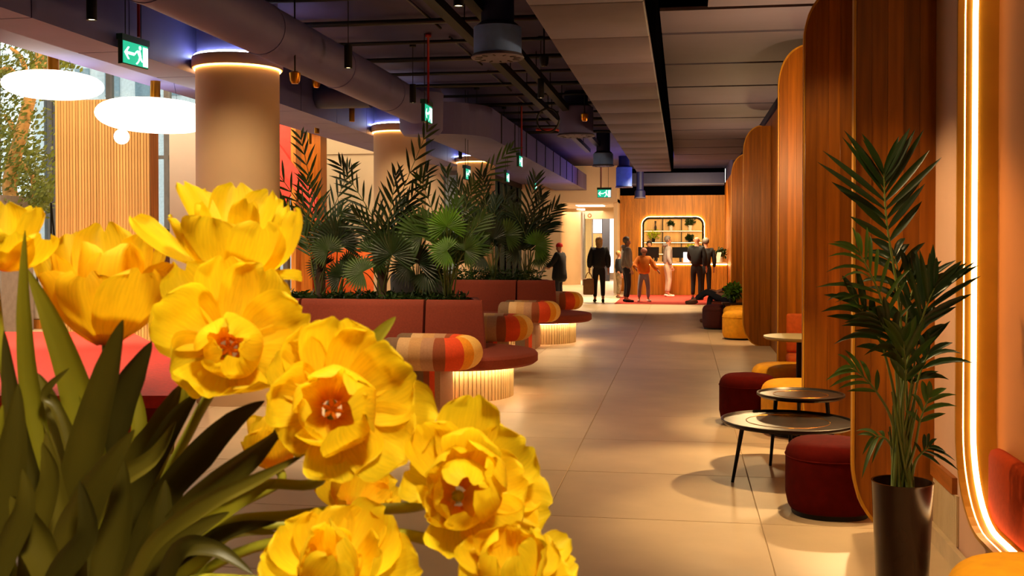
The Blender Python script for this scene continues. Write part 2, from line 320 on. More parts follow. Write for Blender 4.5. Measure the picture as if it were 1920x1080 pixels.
b = MB(); b.box((1.33, 8.3, 3.42), (1.5, 34.3, 3.9)); b.build('upper_wall', M['slab'], wr)
bm_ = None
for k in range(156):
    if bm_ is None:
        q = MB(); q.box((-.012, 0, 0), (0, .155, 3.42)); t = q.build('board', M['screen'], wr); bm_ = t.data
    else: t = bpy.data.objects.new('board', bm_); C.objects.link(t); t.parent = wr
    t.location = (1.31, 8.36 + k * .165, 0)
# niche: brass reveal, lip, back, LED
ng = thing('lit_niche', 'tall rounded brass niche with a glowing light strip in the right wall', 'niche', (1.31, 3.9, 0))
b = MB(); n = len(L)
def band(b, xa, xb, off0, off1, mi=0):
    cy, cz = (NY0 + NY1) / 2, (NZ0 + NZ1) / 2
    def ofs(o): return nich(NY0 + o, NY1 - o, NZ0 + o, NZ1 - o, NR - o)
    A, B = ofs(off0), ofs(off1)
    vs = [(xa, p[0], p[1]) for p in A] + [(xb, p[0], p[1]) for p in B]
    b.add(vs, [(i, (i + 1) % n, n + (i + 1) % n, n + i) for i in range(n)], mi)
band(b, 1.325, 1.468, .008, .008); band(b, 1.325, 1.325, .008, -.0); 
b.build('reveal', M['gilt'], ng, True)
b = MB(); band(b, 1.285, 1.285, -.012, .006); band(b, 1.285, 1.325, -.012, -.012); band(b, 1.285, 1.325, .006, .006); b.build('outer_trim', M['gilt'], ng)
b = MB(); A = nich(NY0 + .012, NY1 - .012, NZ0 + .012, NZ1 - .012, NR - .012); P = [V((1.362, p[0], p[1])) for p in A]; P.append(P[0])
b.tube(P, .013, 8); b.build('light_strip', M['lednich'], ng, True)
b = MB(); A = nich(NY0 + .004, NY1 - .004, NZ0 + .004, NZ1 - .004, NR - .004); P = [V((1.318, p[0], p[1])) for p in A]; P.append(P[0])
b.tube(P, .004, 6); b.build('thin_light_line', M['ledw'], ng, True)
b = MB(); b.box((1.468, NY0 - .02, NZ0 - .02), (1.49, NY1 + .02, NZ1 + .02)); b.build('back_panel', M['orange_wall'], ng)
# wainscot, rail, baseboard
b = MB(); b.box((1.285, 5.40, .335), (1.31, 5.86, .415)); struct(b.build('trim_1', M['rail']), 'dark wooden dado rail low on the right wall')
b = MB(); b.box((1.304, 5.365, .09), (1.31, 5.86, .335))
for k in range(24): b.box((1.299, 5.37 + k * .0205, .09), (1.304, 5.385 + k * .0205, .335))
struct(b.build('trim_2', M['wainscot']), 'cream grooved wainscot under the dado rail')
b = MB(); b.box((1.272, 2.0, 0), (1.299, 5.86, .09)); struct(b.build('baseboard_right', M['basew']), 'cream baseboard along the right wall')
# reception wall
RY = 34.2
b = MB(); b.box((-1.98, RY, 0), (1.31, RY + .25, 3.05)); rwl = struct(b.build('wall_back', M['recep']), 'slatted wooden wall behind the reception')
b = MB()
for k in range(66): b.box((-1.97 + k * .05, RY - .02, 0), (-1.935 + k * .05, RY, 3.05))
o = b.build('slats', M['recep'], rwl); o['kind'] = 'stuff'
b = MB(); b.box((-1.98, RY + .02, 3.05), (1.31, RY + .25, 3.9)); b.build('upper_wall', M['void'], rwl)
# passage
b = MB(); b.box((-3.7, 32.6, 2.78), (-1.98, 32.9, 3.9)); b.box((-4.95, 32.6, 0), (-3.7, 32.9, 3.9)); b.box((-2.1, 32.9, 0), (-1.98, 46, 4.1)); b.box((-6.2, 32.9, 0), (-6.0, 46, 4.1)); b.box((-6.2, 46, 0), (-1.98, 46.2, 2.8))
struct(b.build('wall_passage', M['cream']), 'cream walls around the passage left of reception')
b = MB(); b.box((-6.2, 32.9, 2.8), (-1.98, 46.2, 2.9)); pc = struct(b.build('ceiling_passage', M['white']), 'low white ceiling of the passage')
b = MB(); b.box((-3.5, 35.2, 2.775), (-2.6, 36.2, 2.80)); b.build('light_panel', M['lamp'], pc)
b = MB(); b.box((-3.9, 39.2, 2.775), (-2.7, 40.4, 2.80)); b.build('light_panel', M['lamp'], pc)
# lounge walls on the left
b = MB(); b.box((-8.4, 24.0, 0), (-4.9, 24.2, 3.48)); b.box((-8.4, 24.05, 3.48), (-4.9, 24.2, 3.62)); b.box((-8.4, 24.0, 3.62), (-4.9, 24.2, 7)); struct(b.build('wall_lounge', M['cream']), 'cream panelled wall behind the columns')
b = MB(); b.box((-5.42, 23.95, 0), (-5.02, 24, 3.2)); d1 = struct(b.build('door_1', M['frame']), 'grey glazed door in the cream wall'); b = MB(); b.box((-5.37, 23.94, .1), (-5.07, 23.95, 3.1)); b.build('pane', M['extg'], d1)
b = MB(); b.box((-4.95, 24.2, 0), (-4.9, 24.3, 3.3)); b.box((-4.95, 24.2, 3.2), (-4.9, 32.6, 3.35)); b.box((-4.95, 24.2, 0), (-4.9, 32.6, .1)); b.box((-4.94, 24.2, 2.25), (-4.91, 32.6, 2.30))
gw = struct(b.build('window_1', M['black']), 'tall dark framed glass partition behind the rear palms')
for k in range(7):
    q = MB(); q.box((-4.955, 25.2 + k * 1.1, .1), (-4.895, 25.26 + k * 1.1, 3.2)); q.build('mullion', M['black'], gw)
for k in range(8):
    q = MB(); y0 = 24.3 if k == 0 else 25.26 + (k - 1) * 1.1; q.box((-4.93, y0, .1), (-4.92, (25.2 + k * 1.1) if k < 7 else 32.6, 3.2)); q.build('pane', M['glassd'], gw)
b = MB(); b.box((-8.4, 24.2, 0), (-8.2, 33, 4)); b.box((-8.2, 32.9, 0), (-4.95, 33, 4)); struct(b.build('wall_rear_room', M['cream']), 'cream wall of the room behind the glass partition')
# atrium on the far left
b = MB(); b.box((-14, 9.0, 0), (-13.9, 22, .12)); b.box((-14, 9.0, 6.85), (-13.9, 22, 7)); wl_ = struct(b.build('window_4', M['frame']), 'side window of the lounge at the far left')
for k in range(8):
    q = MB(); q.box((-14.02, 9.2 + k * 1.8, .12), (-13.88, 9.28 + k * 1.8, 6.85)); q.build('mullion', M['frame'], wl_)
    if k < 7: q = MB(); q.box((-13.96, 9.28 + k * 1.8, .12), (-13.95, 11 + k * 1.8, 6.85)); q.build('pane', M['glassw'], wl_)
b = MB(); b.box((-14.2, -3, 0), (-14, 9, 7)); struct(b.build('wall_left', M['cream']), 'cream wall at the far left')
b = MB(); b.box((-14.2, -3.2, 0), (1.7, -3, 7)); struct(b.build('wall_front', M['cream']), 'wall behind the camera')
b = MB(); b.box((-14.2, -3, 7), (-6.0, 24.2, 7.15)); struct(b.build('ceiling_atrium', M['white']), 'high white ceiling over the window lounge')
b = MB(); b.box((-14, 22, 0), (-8.4, 22.12, .12)); b.box((-14, 22, 6.85), (-8.4, 22.12, 7)); wn = struct(b.build('window_2', M['frame']), 'tall lounge window with grey frame looking out on a white building')
for k in range(5):
    q = MB(); q.box((-14 + k * 1.37, 21.96, .12), (-13.9 + k * 1.37, 22.14, 6.85)); q.build('mullion', M['frame'], wn)
for zz in (1.5, 3.4):
    q = MB(); q.box((-14, 21.98, zz), (-8.4, 22.12, zz + .07)); q.build('transom', M['frame'], wn)
for k in range(4):
    for (za, zb) in ((.12, 1.5), (1.57, 3.4), (3.47, 6.85)):
        q = MB(); q.box((-13.9 + k * 1.37, 22.05, za), (-14 + (k + 1) * 1.37, 22.06, zb)); q.build('pane', M['glassw'], wn)
# exterior building
eb = thing('apartment_building', 'white building with small windows seen through the lounge window', 'building', (-27, 52, 0))
b = MB(); b.box((-34, 52, 0), (-21.5, 60, 16)); b.build('facade', M['extw'], eb)
for k in range(7):
    for j in range(5):
        q = MB(); q.box((-33.3 + k * 1.7, 51.9, 1.4 + j * 2.6), (-32.5 + k * 1.7, 52.02, 2.9 + j * 2.6)); q.build('window', M['extg'], eb)
b = MB(); b.box((-40, 24, -.15), (0, 75, -.02)); struct(b.build('ground', M['conc']), 'pavement outside the window')
# freestanding panels
pp = thing('wooden_partition', 'free standing pale wood slat partition behind the disc pendants', 'partition', (-7.5, 13, 0))
b = MB(); b.box((-8.2, 13.03, 0), (-6.87, 13.25, 3.43)); b.build('core', M['oak'], pp)
zs = None
for k in range(32):
    if zs is None: q = MB(); q.box((0, -.03, 0), (.034, 0, 3.43)); t = q.build('slat', M['slat'], pp, world=False); zs = t.data
    else: t = bpy.data.objects.new('slat', zs); C.objects.link(t); t.parent = pp
    t.location = (-8.2 + 7.5 + k * .0418, .03, 0)
b = MB(); b.box((-7.4, 14.6, 0), (-6.2, 14.8, 3.55)); struct(b.build('wall_divider', M['white']), 'short white wall beside the slat partition')
b = MB(); b.box((-8.9, 15.2, 0), (-8.5, 15.5, 3.5)); struct(b.build('trim_3', M['frame']), 'grey pier at the window edge')
# coral stair panel and wood column
sp = thing('stair_balustrade', 'coral red panel with slanting stair stringer behind the near column', 'balustrade', (-7.6, 20.5, 0))
p0, p1 = ony(523, 226, 20.5), ony(552, 232, 20.5)
b = MB(); b.slabxz([(p0.x - .6, 1.2), (p1.x, 2.6), (p1.x, p1.z), (p0.x - .6, p1.z + .1)], 20.4, 20.5); b.build('panel', M['redlit'], sp)
a, c = ony(520, 265, 20.3), ony(595, 372, 20.3)
b = MB(); b.slabxz([(a.x, a.z - .42), (c.x, c.z - .45), (c.x, c.z), (a.x, a.z)], 20.24, 20.34); b.build('stringer', M['redlit'], sp)
b = MB(); b.box((p1.x, 20.3, 0), (p1.x + .1, 20.6, 3.95)); b.build('post', M['oak'], sp)
wc = thing('wooden_pillar', 'square orange wood pillar with black cap beside the coral panel', 'pillar', (-7.7, 22, 0))
q0, q1 = ony(560, 250, 21.8), ony(601, 250, 21.8)
b = MB(); b.box((q0.x, 21.8, 0), (q1.x, 22.2, q0.z)); b.build('shaft', M['screen'], wc)
b = MB(); b.box((q0.x - .08, 21.7, q0.z), (q1.x + .1, 22.3, q0.z + .1)); b.build('cap', M['black'], wc)
# ------------------------------------------------------------------ columns
for (cx, cy, nm, lb) in [(-4.3, 9.9, 'a', 'thick round plaster column with glowing collar, nearest the flowers'), (-4.3, 15.95, 'b', 'round plaster column with glowing collar, second along the row'), (-4.3, 22.1, 'c', 'round plaster column with glowing collar, third along the row')]:
    q = MB(); q.lathe((cx, cy), [(0, 0), (.4, 0), (.4, 3.24), (0, 3.24)], 48); col = struct(q.build('column', M['column'], None, 'auto'), lb)
    q = MB(); q.lathe((cx, cy), [(.38, 3.24), (.43, 3.24), (.435, 3.25), (.435, 3.335), (.43, 3.345), (.38, 3.345)], 48); q.build('collar', M['column'], col, 'auto')
    q = MB(); q.tube([V((cx + .41 * math.cos(a * PI / 24), cy + .41 * math.sin(a * PI / 24), 3.232)) for a in range(49)], .008, 6); q.build('warm_light_ring', M['ledw'], col, True)
    q = MB(); q.tube([V((cx + .41 * math.cos(a * PI / 24), cy + .41 * math.sin(a * PI / 24), 3.356)) for a in range(49)], .008, 6); q.build('cool_light_ring', M['ledc'], col, True)
    q = MB(); q.lathe((cx, cy), [(0, 3.24), (.385, 3.24), (.385, 3.9), (0, 3.9)], 40); q.build('upper_shaft', M['duct2'], col, 'auto')
q = MB(); q.lathe((-4.15, 39.5), [(0, 0), (.42, 0), (.42, 2.8), (0, 2.8)], 32); struct(q.build('column', M['column'], None, 'auto'), 'round cream column inside the rear passage')
# ------------------------------------------------------------------ ceiling
b = MB(); b.box((-6.3, -3, 3.9), (1.6, 34.5, 4.1)); ceil = struct(b.build('ceiling', M['slab']), 'dark painted open lobby ceiling')
b = MB(); b.box((-6.3, -3, 4.1), (-6.0, 24.2, 7)); b.box((-6.05, -3, 3.35), (-5.35, 24.0, 3.9)); b.build('soffit', M['duct2'], ceil)
b = MB(); b.box((-4.95, 23.9, 3.35), (-3.88, 32.6, 3.9)); b.build('rear_bulkhead', M['duct2'], ceil)
# ceiling raft panels
yy = [9.05] + [10.1 + 1.73 * k for k in range(10)]
for i in range(len(yy) - 1):
    q = MB(); q.box((-.195, yy[i] + .05, 3.5), (1.25, yy[i + 1] - .05, 3.53)); q.build('panel', M['panel'], ceil)
for (xa, ya, yb) in [(.2, 7.3, 9.0), (.2, 5.5, 7.23), (.2, 3.7, 5.43)]:
    q = MB(); q.box((xa, ya, 3.5), (1.25, yb, 3.53)); q.build('panel', M['panel'], ceil)
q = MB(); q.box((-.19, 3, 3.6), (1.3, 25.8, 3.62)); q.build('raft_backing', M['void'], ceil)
q = MB(); q.box((-.245, 3.4, 3.13), (-.205, 24, 3.88)); q.build('duct_side_shade', M['void'], ceil)  # black box added to stand for the duct's shaded side
# ducts
du = thing('rectangular_air_duct', 'wide pale rectangular air duct along the corridor ceiling', 'air duct', (-.63, 3.4, 3.1))
for k in range(17):
    q = MB(); q.box((-1.0, 3.4 + k * 1.18, 3.1), (-.25, 4.565 + k * 1.18, 3.55), bev=.012); q.build('section', M['duct'], du, True)
    q = MB(); q.box((-.99, 4.565 + k * 1.18, 3.105), (-.26, 4.58 + k * 1.18, 3.54)); q.build('joint', M['dark'], du)
dl = thing('rectangular_air_duct', 'dark blue rectangular duct left of the row of columns', 'air duct', (-4.95, 3, 3.2))
for k in range(14):
    q = MB(); q.box((-5.2, 3.0 + k * 1.4, 3.2), (-4.72, 4.385 + k * 1.4, 3.75)); q.build('section', M['duct2'], dl)
dm = thing('rectangular_air_duct', 'broad duct with rounded end running from the second column to the rear', 'air duct', (-3.4, 15, 3.15))
P = [(-2.9, 32.5), (-2.9, 16.2)] + [(-3.7 + .8 * math.cos(a), 16.2 - .9 * math.sin(a)) for a in [i * PI / 20 for i in range(1, 10)]] + [(-3.7, 15.3), (-3.86, 15.3), (-3.86, 32.5)]
q = MB(); q.prism(P[::-1], 3.15, 3.62); q.build('casing', M['duct2'], dm)
for k in range(10):
    q = MB(); q.box((-2.905, 17 + k * 1.4, 3.15), (-2.885, 17.03 + k * 1.4, 3.62)); q.build('seam', M['dark'], dm)
rd = thing('round_air_duct', 'large round air duct crossing above the tulips to the second column', 'air duct', (-3.6, 0, 3.4))
for k in range(8):
    q = MB(); y0 = -1.2 + k * 2.0; y1 = min(y0 + 1.97, 14.5); q.tube([V((-3.6, y0, 3.4)), V((-3.6, y1, 3.4))], .225, 32); q.build('section', M['duct2'], rd, 'auto')
    if k < 7: q = MB(); q.tube([V((-3.6, y1 - .01, 3.4)), V((-3.6, y1 + .05, 3.4))], .231, 32); q.build('collar', M['duct2'], rd, 'auto')
q = MB(); q.lathe((-3.6, 14.5), [(0, 3.02), (.24, 3.04), (.30, 3.12), (.31, 3.62), (.26, 3.68), (0, 3.7)], 32); q.build('end_bend', M['duct2'], rd, 'auto')
r2 = thing('round_air_duct', 'dark round duct crossing between the first and second column', 'air duct', (-5.2, 13.4, 3.45))
q = MB(); q.tube([V((-4.715, 13.4, 3.5)), V((-4.0, 13.4, 3.5))], .2, 28); q.build('pipe', M['navy'], r2, 'auto')
# cable trays, conduits, rods
for (x, lb) in [(-2.10, 'black cable tray over the corridor, left of the pair'), (-1.78, 'black cable tray over the corridor, right of the pair')]:
    t = thing('cable_tray', lb, 'cable tray', (x, 4, 3.6))
    q = MB(); q.box((x - .05, 4, 3.58), (x - .04, 24, 3.66)); q.box((x + .04, 4, 3.58), (x + .05, 24, 3.66)); q.box((x - .05, 4, 3.575), (x + .05, 24, 3.585)); q.build('channel', M['black'], t)
    for k in range(14): q = MB(); q.tube([V((x, 4.6 + k * 1.4, 3.66)), V((x, 4.6 + k * 1.4, 3.9))], .006, 6); q.build('hanger_rod', M['black'], t)
    q = MB()
    for j in range(3): q.tube([V((x - .025 + .025 * j, 4, 3.6)), V((x - .02 + .022 * j, 24, 3.6))], .011, 6)
    q.build('cables', M['rattan'], t)
for k in range(15):
    y = 6.3 + k * 1.12
    q = MB(); q.tube([V((-4.4 if k % 3 else -4.9, y, 3.84)), V((-1.02, y, 3.84))], .022 if k % 2 else .03, 8); t = q.build('conduit', M['dark'], None, True)
    tag(t, ORD[k] + ' thin dark conduit crossing under the ceiling, counted from the tulips', 'conduit', 'conduits under the ceiling')
for k in range(6):
    y = 7.0 + k * 2.4
    q = MB(); q.tube([V((-2.6, y, 3.87)), V((-2.6 + .01, y + 1.9, 3.87))], .014, 6); t = q.build('wiring_pipe', M['dark'], None, True)
    tag(t, ORD[k] + ' short wiring pipe running lengthwise under the ceiling, counted from the tulips', 'pipe', 'wiring pipes under the ceiling')
for (px, y0, y1, d, lb) in [(260, -20, 70, 8.9, 'thin red sprinkler pipe hanging by the nearest exit sign'), (803, 28, 195, 12.0, 'thin red sprinkler pipe above the second exit sign'), (978, 192, 292, 17.9, 'thin red pipe above the third exit sign'), (1127, 318, 357, 27, 'short red pipe above the exit sign facing the corridor')]:
    a, c = at(px, y1, d), at(px, y0, d); c.z = max(c.z, 3.9); c.x, c.y = a.x, a.y
    q = MB(); q.tube([a, c], .013, 8); q.lathe((a.x, a.y), [(0, 3.86), (.035, 3.86), (.035, 3.9), (0, 3.9)], 12); tag(q.build('sprinkler_pipe', M['red_pipe'], None, True), lb, 'pipe')
for (pa, pb, d, lb) in [((1047, 87), (1085, 83), 10.5, 'orange red pipe branch right of the near blue diffuser'), ((1005, 243), (1042, 243), 15.5, 'red pipe branch under the cable coil')]:
    a, c = at(*pa, d), at(*pb, d); q = MB(); q.tube([a, c, c + V((0, .3, .02))], .018, 8); tag(q.build('sprinkler_pipe', M['red_pipe'], None, True), lb, 'pipe')
# cable coil
c = at(1027, 225, 15.4); q = MB()
for j in range(4): q.tube([c + V((.16 * math.cos(a * PI / 12), .02 * j, .17 * math.sin(a * PI / 12))) for a in range(25)], .011, 6)
q.tube([c + V((0, .03, .16)), V((c.x, c.y + .03, 3.9))], .006, 6); tag(q.build('cable_coil', M['black'], None, True), 'black coil of cable hanging by the trays', 'cable')
# diffusers
def diffuser(px, py, d, r, lb, col='blue', h=.27):
    c = at(px, py, d); t = thing('air_diffuser', lb, 'air diffuser', c, 'blue drum diffusers')
    q = MB(); q.lathe((c.x, c.y), [(0, c.z + .03), (r * .9, c.z + .03), (r * .9, c.z + h), (0, c.z + h)], 36); q.build('drum', M[col], t, 'auto')
    q = MB(); q.lathe((c.x, c.y), [(r * .55, c.z + .005), (r * .97, c.z), (r, c.z + .01), (r * .93, c.z + .035), (r * .9, c.z + .035)], 36); q.build('flange', M['duct'], t, 'auto')
    q = MB(); q.cyl((c.x, c.y), r * .56, c.z + .004, c.z + .012, 28); q.build('face_plate', M['duct'], t)
    q = MB()
    for k in range(12):
        a = k * PI / 6; R = Matrix.Rotation(a, 3, 'Z'); p = V((c.x, c.y, 0)) + R @ V((r * .74, 0, 0)); q.box((p.x - .03, p.y - .007, c.z - .002), (p.x + .03, p.y + .007, c.z + .006), rot=R)
    q.build('slots', M['black'], t)
    q = MB(); q.lathe((c.x, c.y), [(r * .8, c.z + h), (r * .8, c.z + h + .02), (r * .62, c.z + h + .05), (r * .62, 3.9)], 28); q.build('neck', M['navy'], t, 'auto')
diffuser(933, 110, 9.4, .235, 'blue drum air diffuser nearest the camera, over the corridor')
diffuser(1080, 256, 16.6, .30, 'blue drum air diffuser, second along the corridor', 'duct2', .45)
diffuser(1131, 312, 22.6, .235, 'pale blue drum air diffuser, third along the corridor', 'blue')
diffuser(1170, 352, 29, .24, 'bright blue drum diffuser over the rear exit sign', 'blue', .55)
diffuser(1200, 372, 30.5, .17, 'small dark blue drum diffuser in front of the reception wall', 'navy', .2)
# pendant spots
def pend(px, py, lb, r=.038, h=.22, z=3.2, body='black', d=None):
    c = at(px, py, d) if d else onz(px, py, z); t = thing('pendant_spotlight', lb, 'spotlight', (c.x, c.y, c.z), 'cylinder pendant spots')
    q = MB(); q.lathe((c.x, c.y), [(r * .8, c.z + .012), (r * .86, c.z), (r, c.z), (r, c.z + h), (0, c.z + h)], 20); q.build('body', M[body], t, 'auto')
    q = MB(); q.cyl((c.x, c.y), r * .8, c.z + .008, c.z + .014, 16); q.build('lens', M['spotface'], t)
    q = MB(); q.tube([V((c.x, c.y, c.z + h)), V((c.x, c.y, 3.88))], .004, 6); q.build('cord', M['black'], t)
    q = MB(); q.cyl((c.x, c.y), .04, 3.86, 3.9, 14); q.build('canopy', M['black'], t)
for px, py, lb in [(172, 38, 'black cylinder spotlight at the upper left above the disc lamps'), (653, 128, 'black cylinder spotlight right of the near column, below the round duct'), (774, 193, 'black cylinder spotlight left of the second exit sign'), (894, 250, 'black cylinder spotlight right of the second exit sign'), (945, 276, 'small black cylinder spotlight left of the third exit sign'),
                   (660, 228, 'bronze cylinder spotlight hanging left of the second column'), (594, 250, 'bronze cylinder spotlight in front of the wooden pillar, upper one'), (580, 270, 'bronze cylinder spotlight in front of the wooden pillar, lower one'), (860, 12, 'dark spotlight at the top edge above the near blue diffuser'), (1014, 184, 'dark cylinder spotlight under the cable trays'), (863, 298, 'small dark spotlight over the third column')]:
    pend(px, py, lb, body='brass' if 'bronze' in lb else 'black')
for px, py, d, lb in [(553, 158, 9.6, 'brass dome camera hanging right of the near column'), (593, 165, 12.5, 'small brass dome camera behind the near round duct'), (1096, 228, 14.5, 'brass dome camera beside the second drum diffuser'), (1020, 125, 11, 'black twin junction box spotlight under the tray')]:
    c = at(px, py, d); t = thing('ceiling_camera', lb, 'ceiling camera', c); q = MB(); q.lathe((c.x, c.y), [(0, c.z), (.03, c.z + .005), (.045, c.z + .03), (.052, c.z + .10), (.03, c.z + .115), (0, c.z + .115)], 20); q.build('dome', M['brass'] if 'brass' in lb else M['black'], t, 'auto')
    q = MB(); q.tube([V((c.x, c.y, c.z + .11)), V((c.x, c.y, 3.9))], .008, 6); q.build('stem', M['black'], t)
# exit signs
def exit_sign(px, py, d, yaw, lb, wdt=.34, hgt=.2, rod=True):
    c = at(px, py, d); t = thing('exit_sign', lb, 'exit sign', c, 'green exit signs'); t.rotation_euler = (0, 0, yaw)
    q = MB(); q.box((-wdt / 2, -.02, -hgt / 2), (wdt / 2, .02, hgt / 2)); q.box((-wdt / 2 - .01, -.03, hgt / 2), (wdt / 2 + .01, .03, hgt / 2 + .05)); q.build('housing', M['signh'], t, world=False)
    q = MB(); q.box((-wdt / 2 + .01, -.024, -hgt / 2 + .01), (wdt / 2 - .01, -.02, hgt / 2 - .005)); q.build('green_face', M['signg'], t, world=False)
    q = MB()
    def P(pts, y=-.026):
        q.slabxz([(p[0] * wdt, p[1] * hgt) for p in pts], y, -.0235)
    P([(-.44, 0), (-.30, .26), (-.24, .26), (-.33, .06), (-.06, .06), (-.06, -.06), (-.33, -.06), (-.24, -.26), (-.30, -.26)])   # arrow
    P([(.28, -.42), (.47, -.42), (.47, .40), (.28, .40)])                                                                     # doorway
    P([(.12, .28), (.17, .24), (.21, .28), (.21, .38), (.17, .42), (.12, .38)])                                               # head
    P([(.06, .20), (.17, .22), (.22, -.02), (.13, -.08), (.07, .08)])                                                          # body
    P([(.13, -.06), (.21, -.04), (.25, -.18), (.33, -.20), (.33, -.27), (.22, -.25)]); P([(.13, -.06), (.19, -.10), (.13, -.26), (.05, -.40), (.0, -.38), (.09, -.24)])
    P([(.06, .20), (.09, .12), (.02, .08), (-.03, -.02), (-.06, .02), (.0, .14)])
    q.build('white_pictogram', M['signw'], t, world=False)
    q = MB(); q.tube([V((-wdt * .3, 0, hgt / 2 + .04)), V((-wdt * .3, 0, 3.9 - c.z))], .004, 6); q.tube([V((wdt * .3, 0, hgt / 2 + .04)), V((wdt * .3, 0, 3.9 - c.z))], .004, 6); q.build('suspension_wires', M['black'], t, world=False)
exit_sign(250, 103, 9.1, PI / 2 - .12, 'green exit sign with white left arrow, nearest, above the disc lamps', .36, .2)
exit_sign(800, 214, 12.1, PI / 2, 'green exit sign edge on, in front of the round duct end')
exit_sign(974, 303, 17.9, PI / 2, 'narrow green exit sign hanging in the middle of the corridor ceiling', .34, .18)
exit_sign(875, 327, 16.5, PI / 2, 'small green exit sign in front of the third column', .34, .17)
exit_sign(950, 333, 20, PI / 2, 'small green exit sign before the dark framed glass', .3, .17)
exit_sign(1003, 350, 24, PI / 2, 'tiny green exit sign at the end of the dark framed glass', .3, .16)
exit_sign(1133, 363, 26.5, 0, 'green exit sign facing the corridor over the passage', .34, .2)
# disc pendants
def disc(px, py, d, R, th, lb, ball=False, tilt=.0):
    c = at(px, py, d); t = thing('disc_pendant_lamp', lb, 'pendant lamp', c, 'white disc pendants'); t.rotation_euler = (0, tilt, 0)
    q = MB(); q.lathe((0, 0), [(0, -th)] + [(R * math.cos(a) ** .6, th * math.sin(a)) for a in [(-.48 + .96 * i / 14) * PI for i in range(15)]] + [(0, th)], 48); q.build('shade', M['lamp'], t, True, world=False)
    q = MB(); q.lathe((0, 0), [(.055, th), (.055, th + .26), (.045, th + .27), (0, th + .27)], 20); q.tube([V((0, 0, th + .26)), V((0, 0, (3.9 if c.x > -6.3 else 7) - c.z))], .006, 6); q.build('cable', M['brass'], t, 'auto', world=False)
    q = MB()
    for dx in (.12, .42): q.tube([V((R * dx, 0, th * .9)), V((R * dx - .12, .05, .62))], .002, 5)
    q.build('tension_wires', M['black'], t, world=False)
    if ball: q = MB(); q.ball((-R * .62, 0, -th - .06), .085, 20); q.build('globe', M['lamp'], t, True, world=False)
    else:
        pass
disc(100, 160, 10.6, .475, .125, 'glowing white disc pendant nearest the left edge')
disc(290, 217, 11.9, .63, .18, 'glowing white disc pendant with small globe, beside the near column', True, .03)

xd = thing('rectangular_air_duct', 'navy duct crossing the ceiling in front of the reception wall', 'air duct', (-.3, 33.2, 3.3))
q = MB(); q.box((-1.9, 33.2, 3.32), (1.25, 33.8, 3.7)); q.build('casing', M['navy'], xd); q = MB(); q.box((-1.9, 33.18, 3.34), (1.25, 33.2, 3.37)); q.build('edge_strip', M['duct'], xd)
# ------------------------------------------------------------------ wooden screens on the right
def fin(xl, y, lb, zt=3.42, xr=1.31, nb=5, th=.05, a=.27, bz=.38):
    t = thing('wooden_screen', lb, 'screen', (xr, y, 0), 'rounded wooden screens along the right wall')
    def zlim(x):
        u = (x - xl) / a
        dz = 0 if u >= 1 else bz * (1 - math.sqrt(max(0, 1 - (1 - u) ** 2)))
        return dz, zt - dz
    wb = (xr - xl) / nb
    for k in range(nb):
        xa, xb = xl + k * wb + (.004 if k == 0 else 0), xl + (k + 1) * wb - .001
        xs = [xa + (xb - xa) * i / 6 for i in range(7)]
        po = [(x, zlim(x)[0]) for x in xs] + [(x, zlim(x)[1]) for x in reversed(xs)]
        q = MB(); q.slabxz(po, y + (.002 if k % 2 else 0), y + th); q.build('board', M['screen'], t)
    out = [(xr, 0)] + [(xl + a * (1 - math.cos(s)), bz * (1 - math.sin(s))) for s in [PI / 2 - i * PI / 24 for i in range(13)]]
    out = out + [(p[0], zt - p[1]) for p in reversed(out)]
    q = MB(); n = len(out); vs = []
    for yy in (y - .006, y + th + .006):
        for o_ in (0, .012):
            for p in out:
                cx = max(p[0], xl + a); dx, dz = (p[0] - (xl + a), 0) if p[0] < xl + a else (0, 0)
                vs.append(V((p[0] - (o_ if p[0] < xl + .15 else o_ * .5), yy, p[1] - (o_ if 0 < p[1] < bz * .6 else -o_ if zt - bz * .6 < p[1] < zt else 0))))
    fs = []
    for i in range(n - 1): fs += [(i, i + 1, n + i + 1, n + i), (2 * n + i, 3 * n + i, 3 * n + i + 1, 2 * n + i + 1), (n + i, n + i + 1, 3 * n + i + 1, 3 * n + i), (i, 2 * n + i, 2 * n + i + 1, i + 1)]
    q.add(vs, fs); q.build('edge_trim', M['edge'], t)
FY = [5.88, 8.13, 10.45, 16.4, 19.7]
fin(.905, FY[0], 'wooden screen with rounded corner right behind the potted palm')
fin(.89, FY[1], 'wooden screen behind the two bronze coffee tables')
fin(.905, FY[2], 'brightly lit wooden screen behind the stone topped cafe table')
fin(.905, FY[3], 'wooden screen beside the rear yellow poufs', 3.30)
fin(.875, FY[4], 'farthest wooden screen, next to the seated visitor', 3.15)
# ------------------------------------------------------------------ poufs
def pouf(x, y, r, h, m, lb, z0=0):
    t = thing('pouf', lb, 'pouf', (x, y, z0), 'rounded velvet poufs')
    k = .09; pr = [(0, z0 + .03)] + [(r * .90, z0 + .03), (r * .95, z0 + .05), (r, z0 + .11), (r, z0 + h - k)]
    pr += [(r - k * (1 - math.cos(a)), z0 + h - k + k * math.sin(a)) for a in [i * PI / 12 for i in range(1, 7)]] + [(r * .3, z0 + h + .012), (0, z0 + h + .014)]
    q = MB(); q.lathe((x, y), pr, 48, pw=2.35); q.build('cushion', M[m], t, True)
    q = MB(); q.lathe((x, y), [(0, z0), (r * .86, z0), (r * .86, z0 + .035), (0, z0 + .035)], 36, pw=2.35); q.build('plinth', M['black'], t, 'auto')
    q = MB(); q.tube([V((x + (r + .001) * c_ * u, y + (r + .001) * s_ * u, z0 + h - k)) for c_, s_, u in [(math.cos(a * PI / 24), math.sin(a * PI / 24), (abs(math.cos(a * PI / 24)) ** 2.35 + abs(math.sin(a * PI / 24)) ** 2.35) ** (-1 / 2.35)) for a in range(49)]], .004, 6); q.build('piping', M[m], t, True)
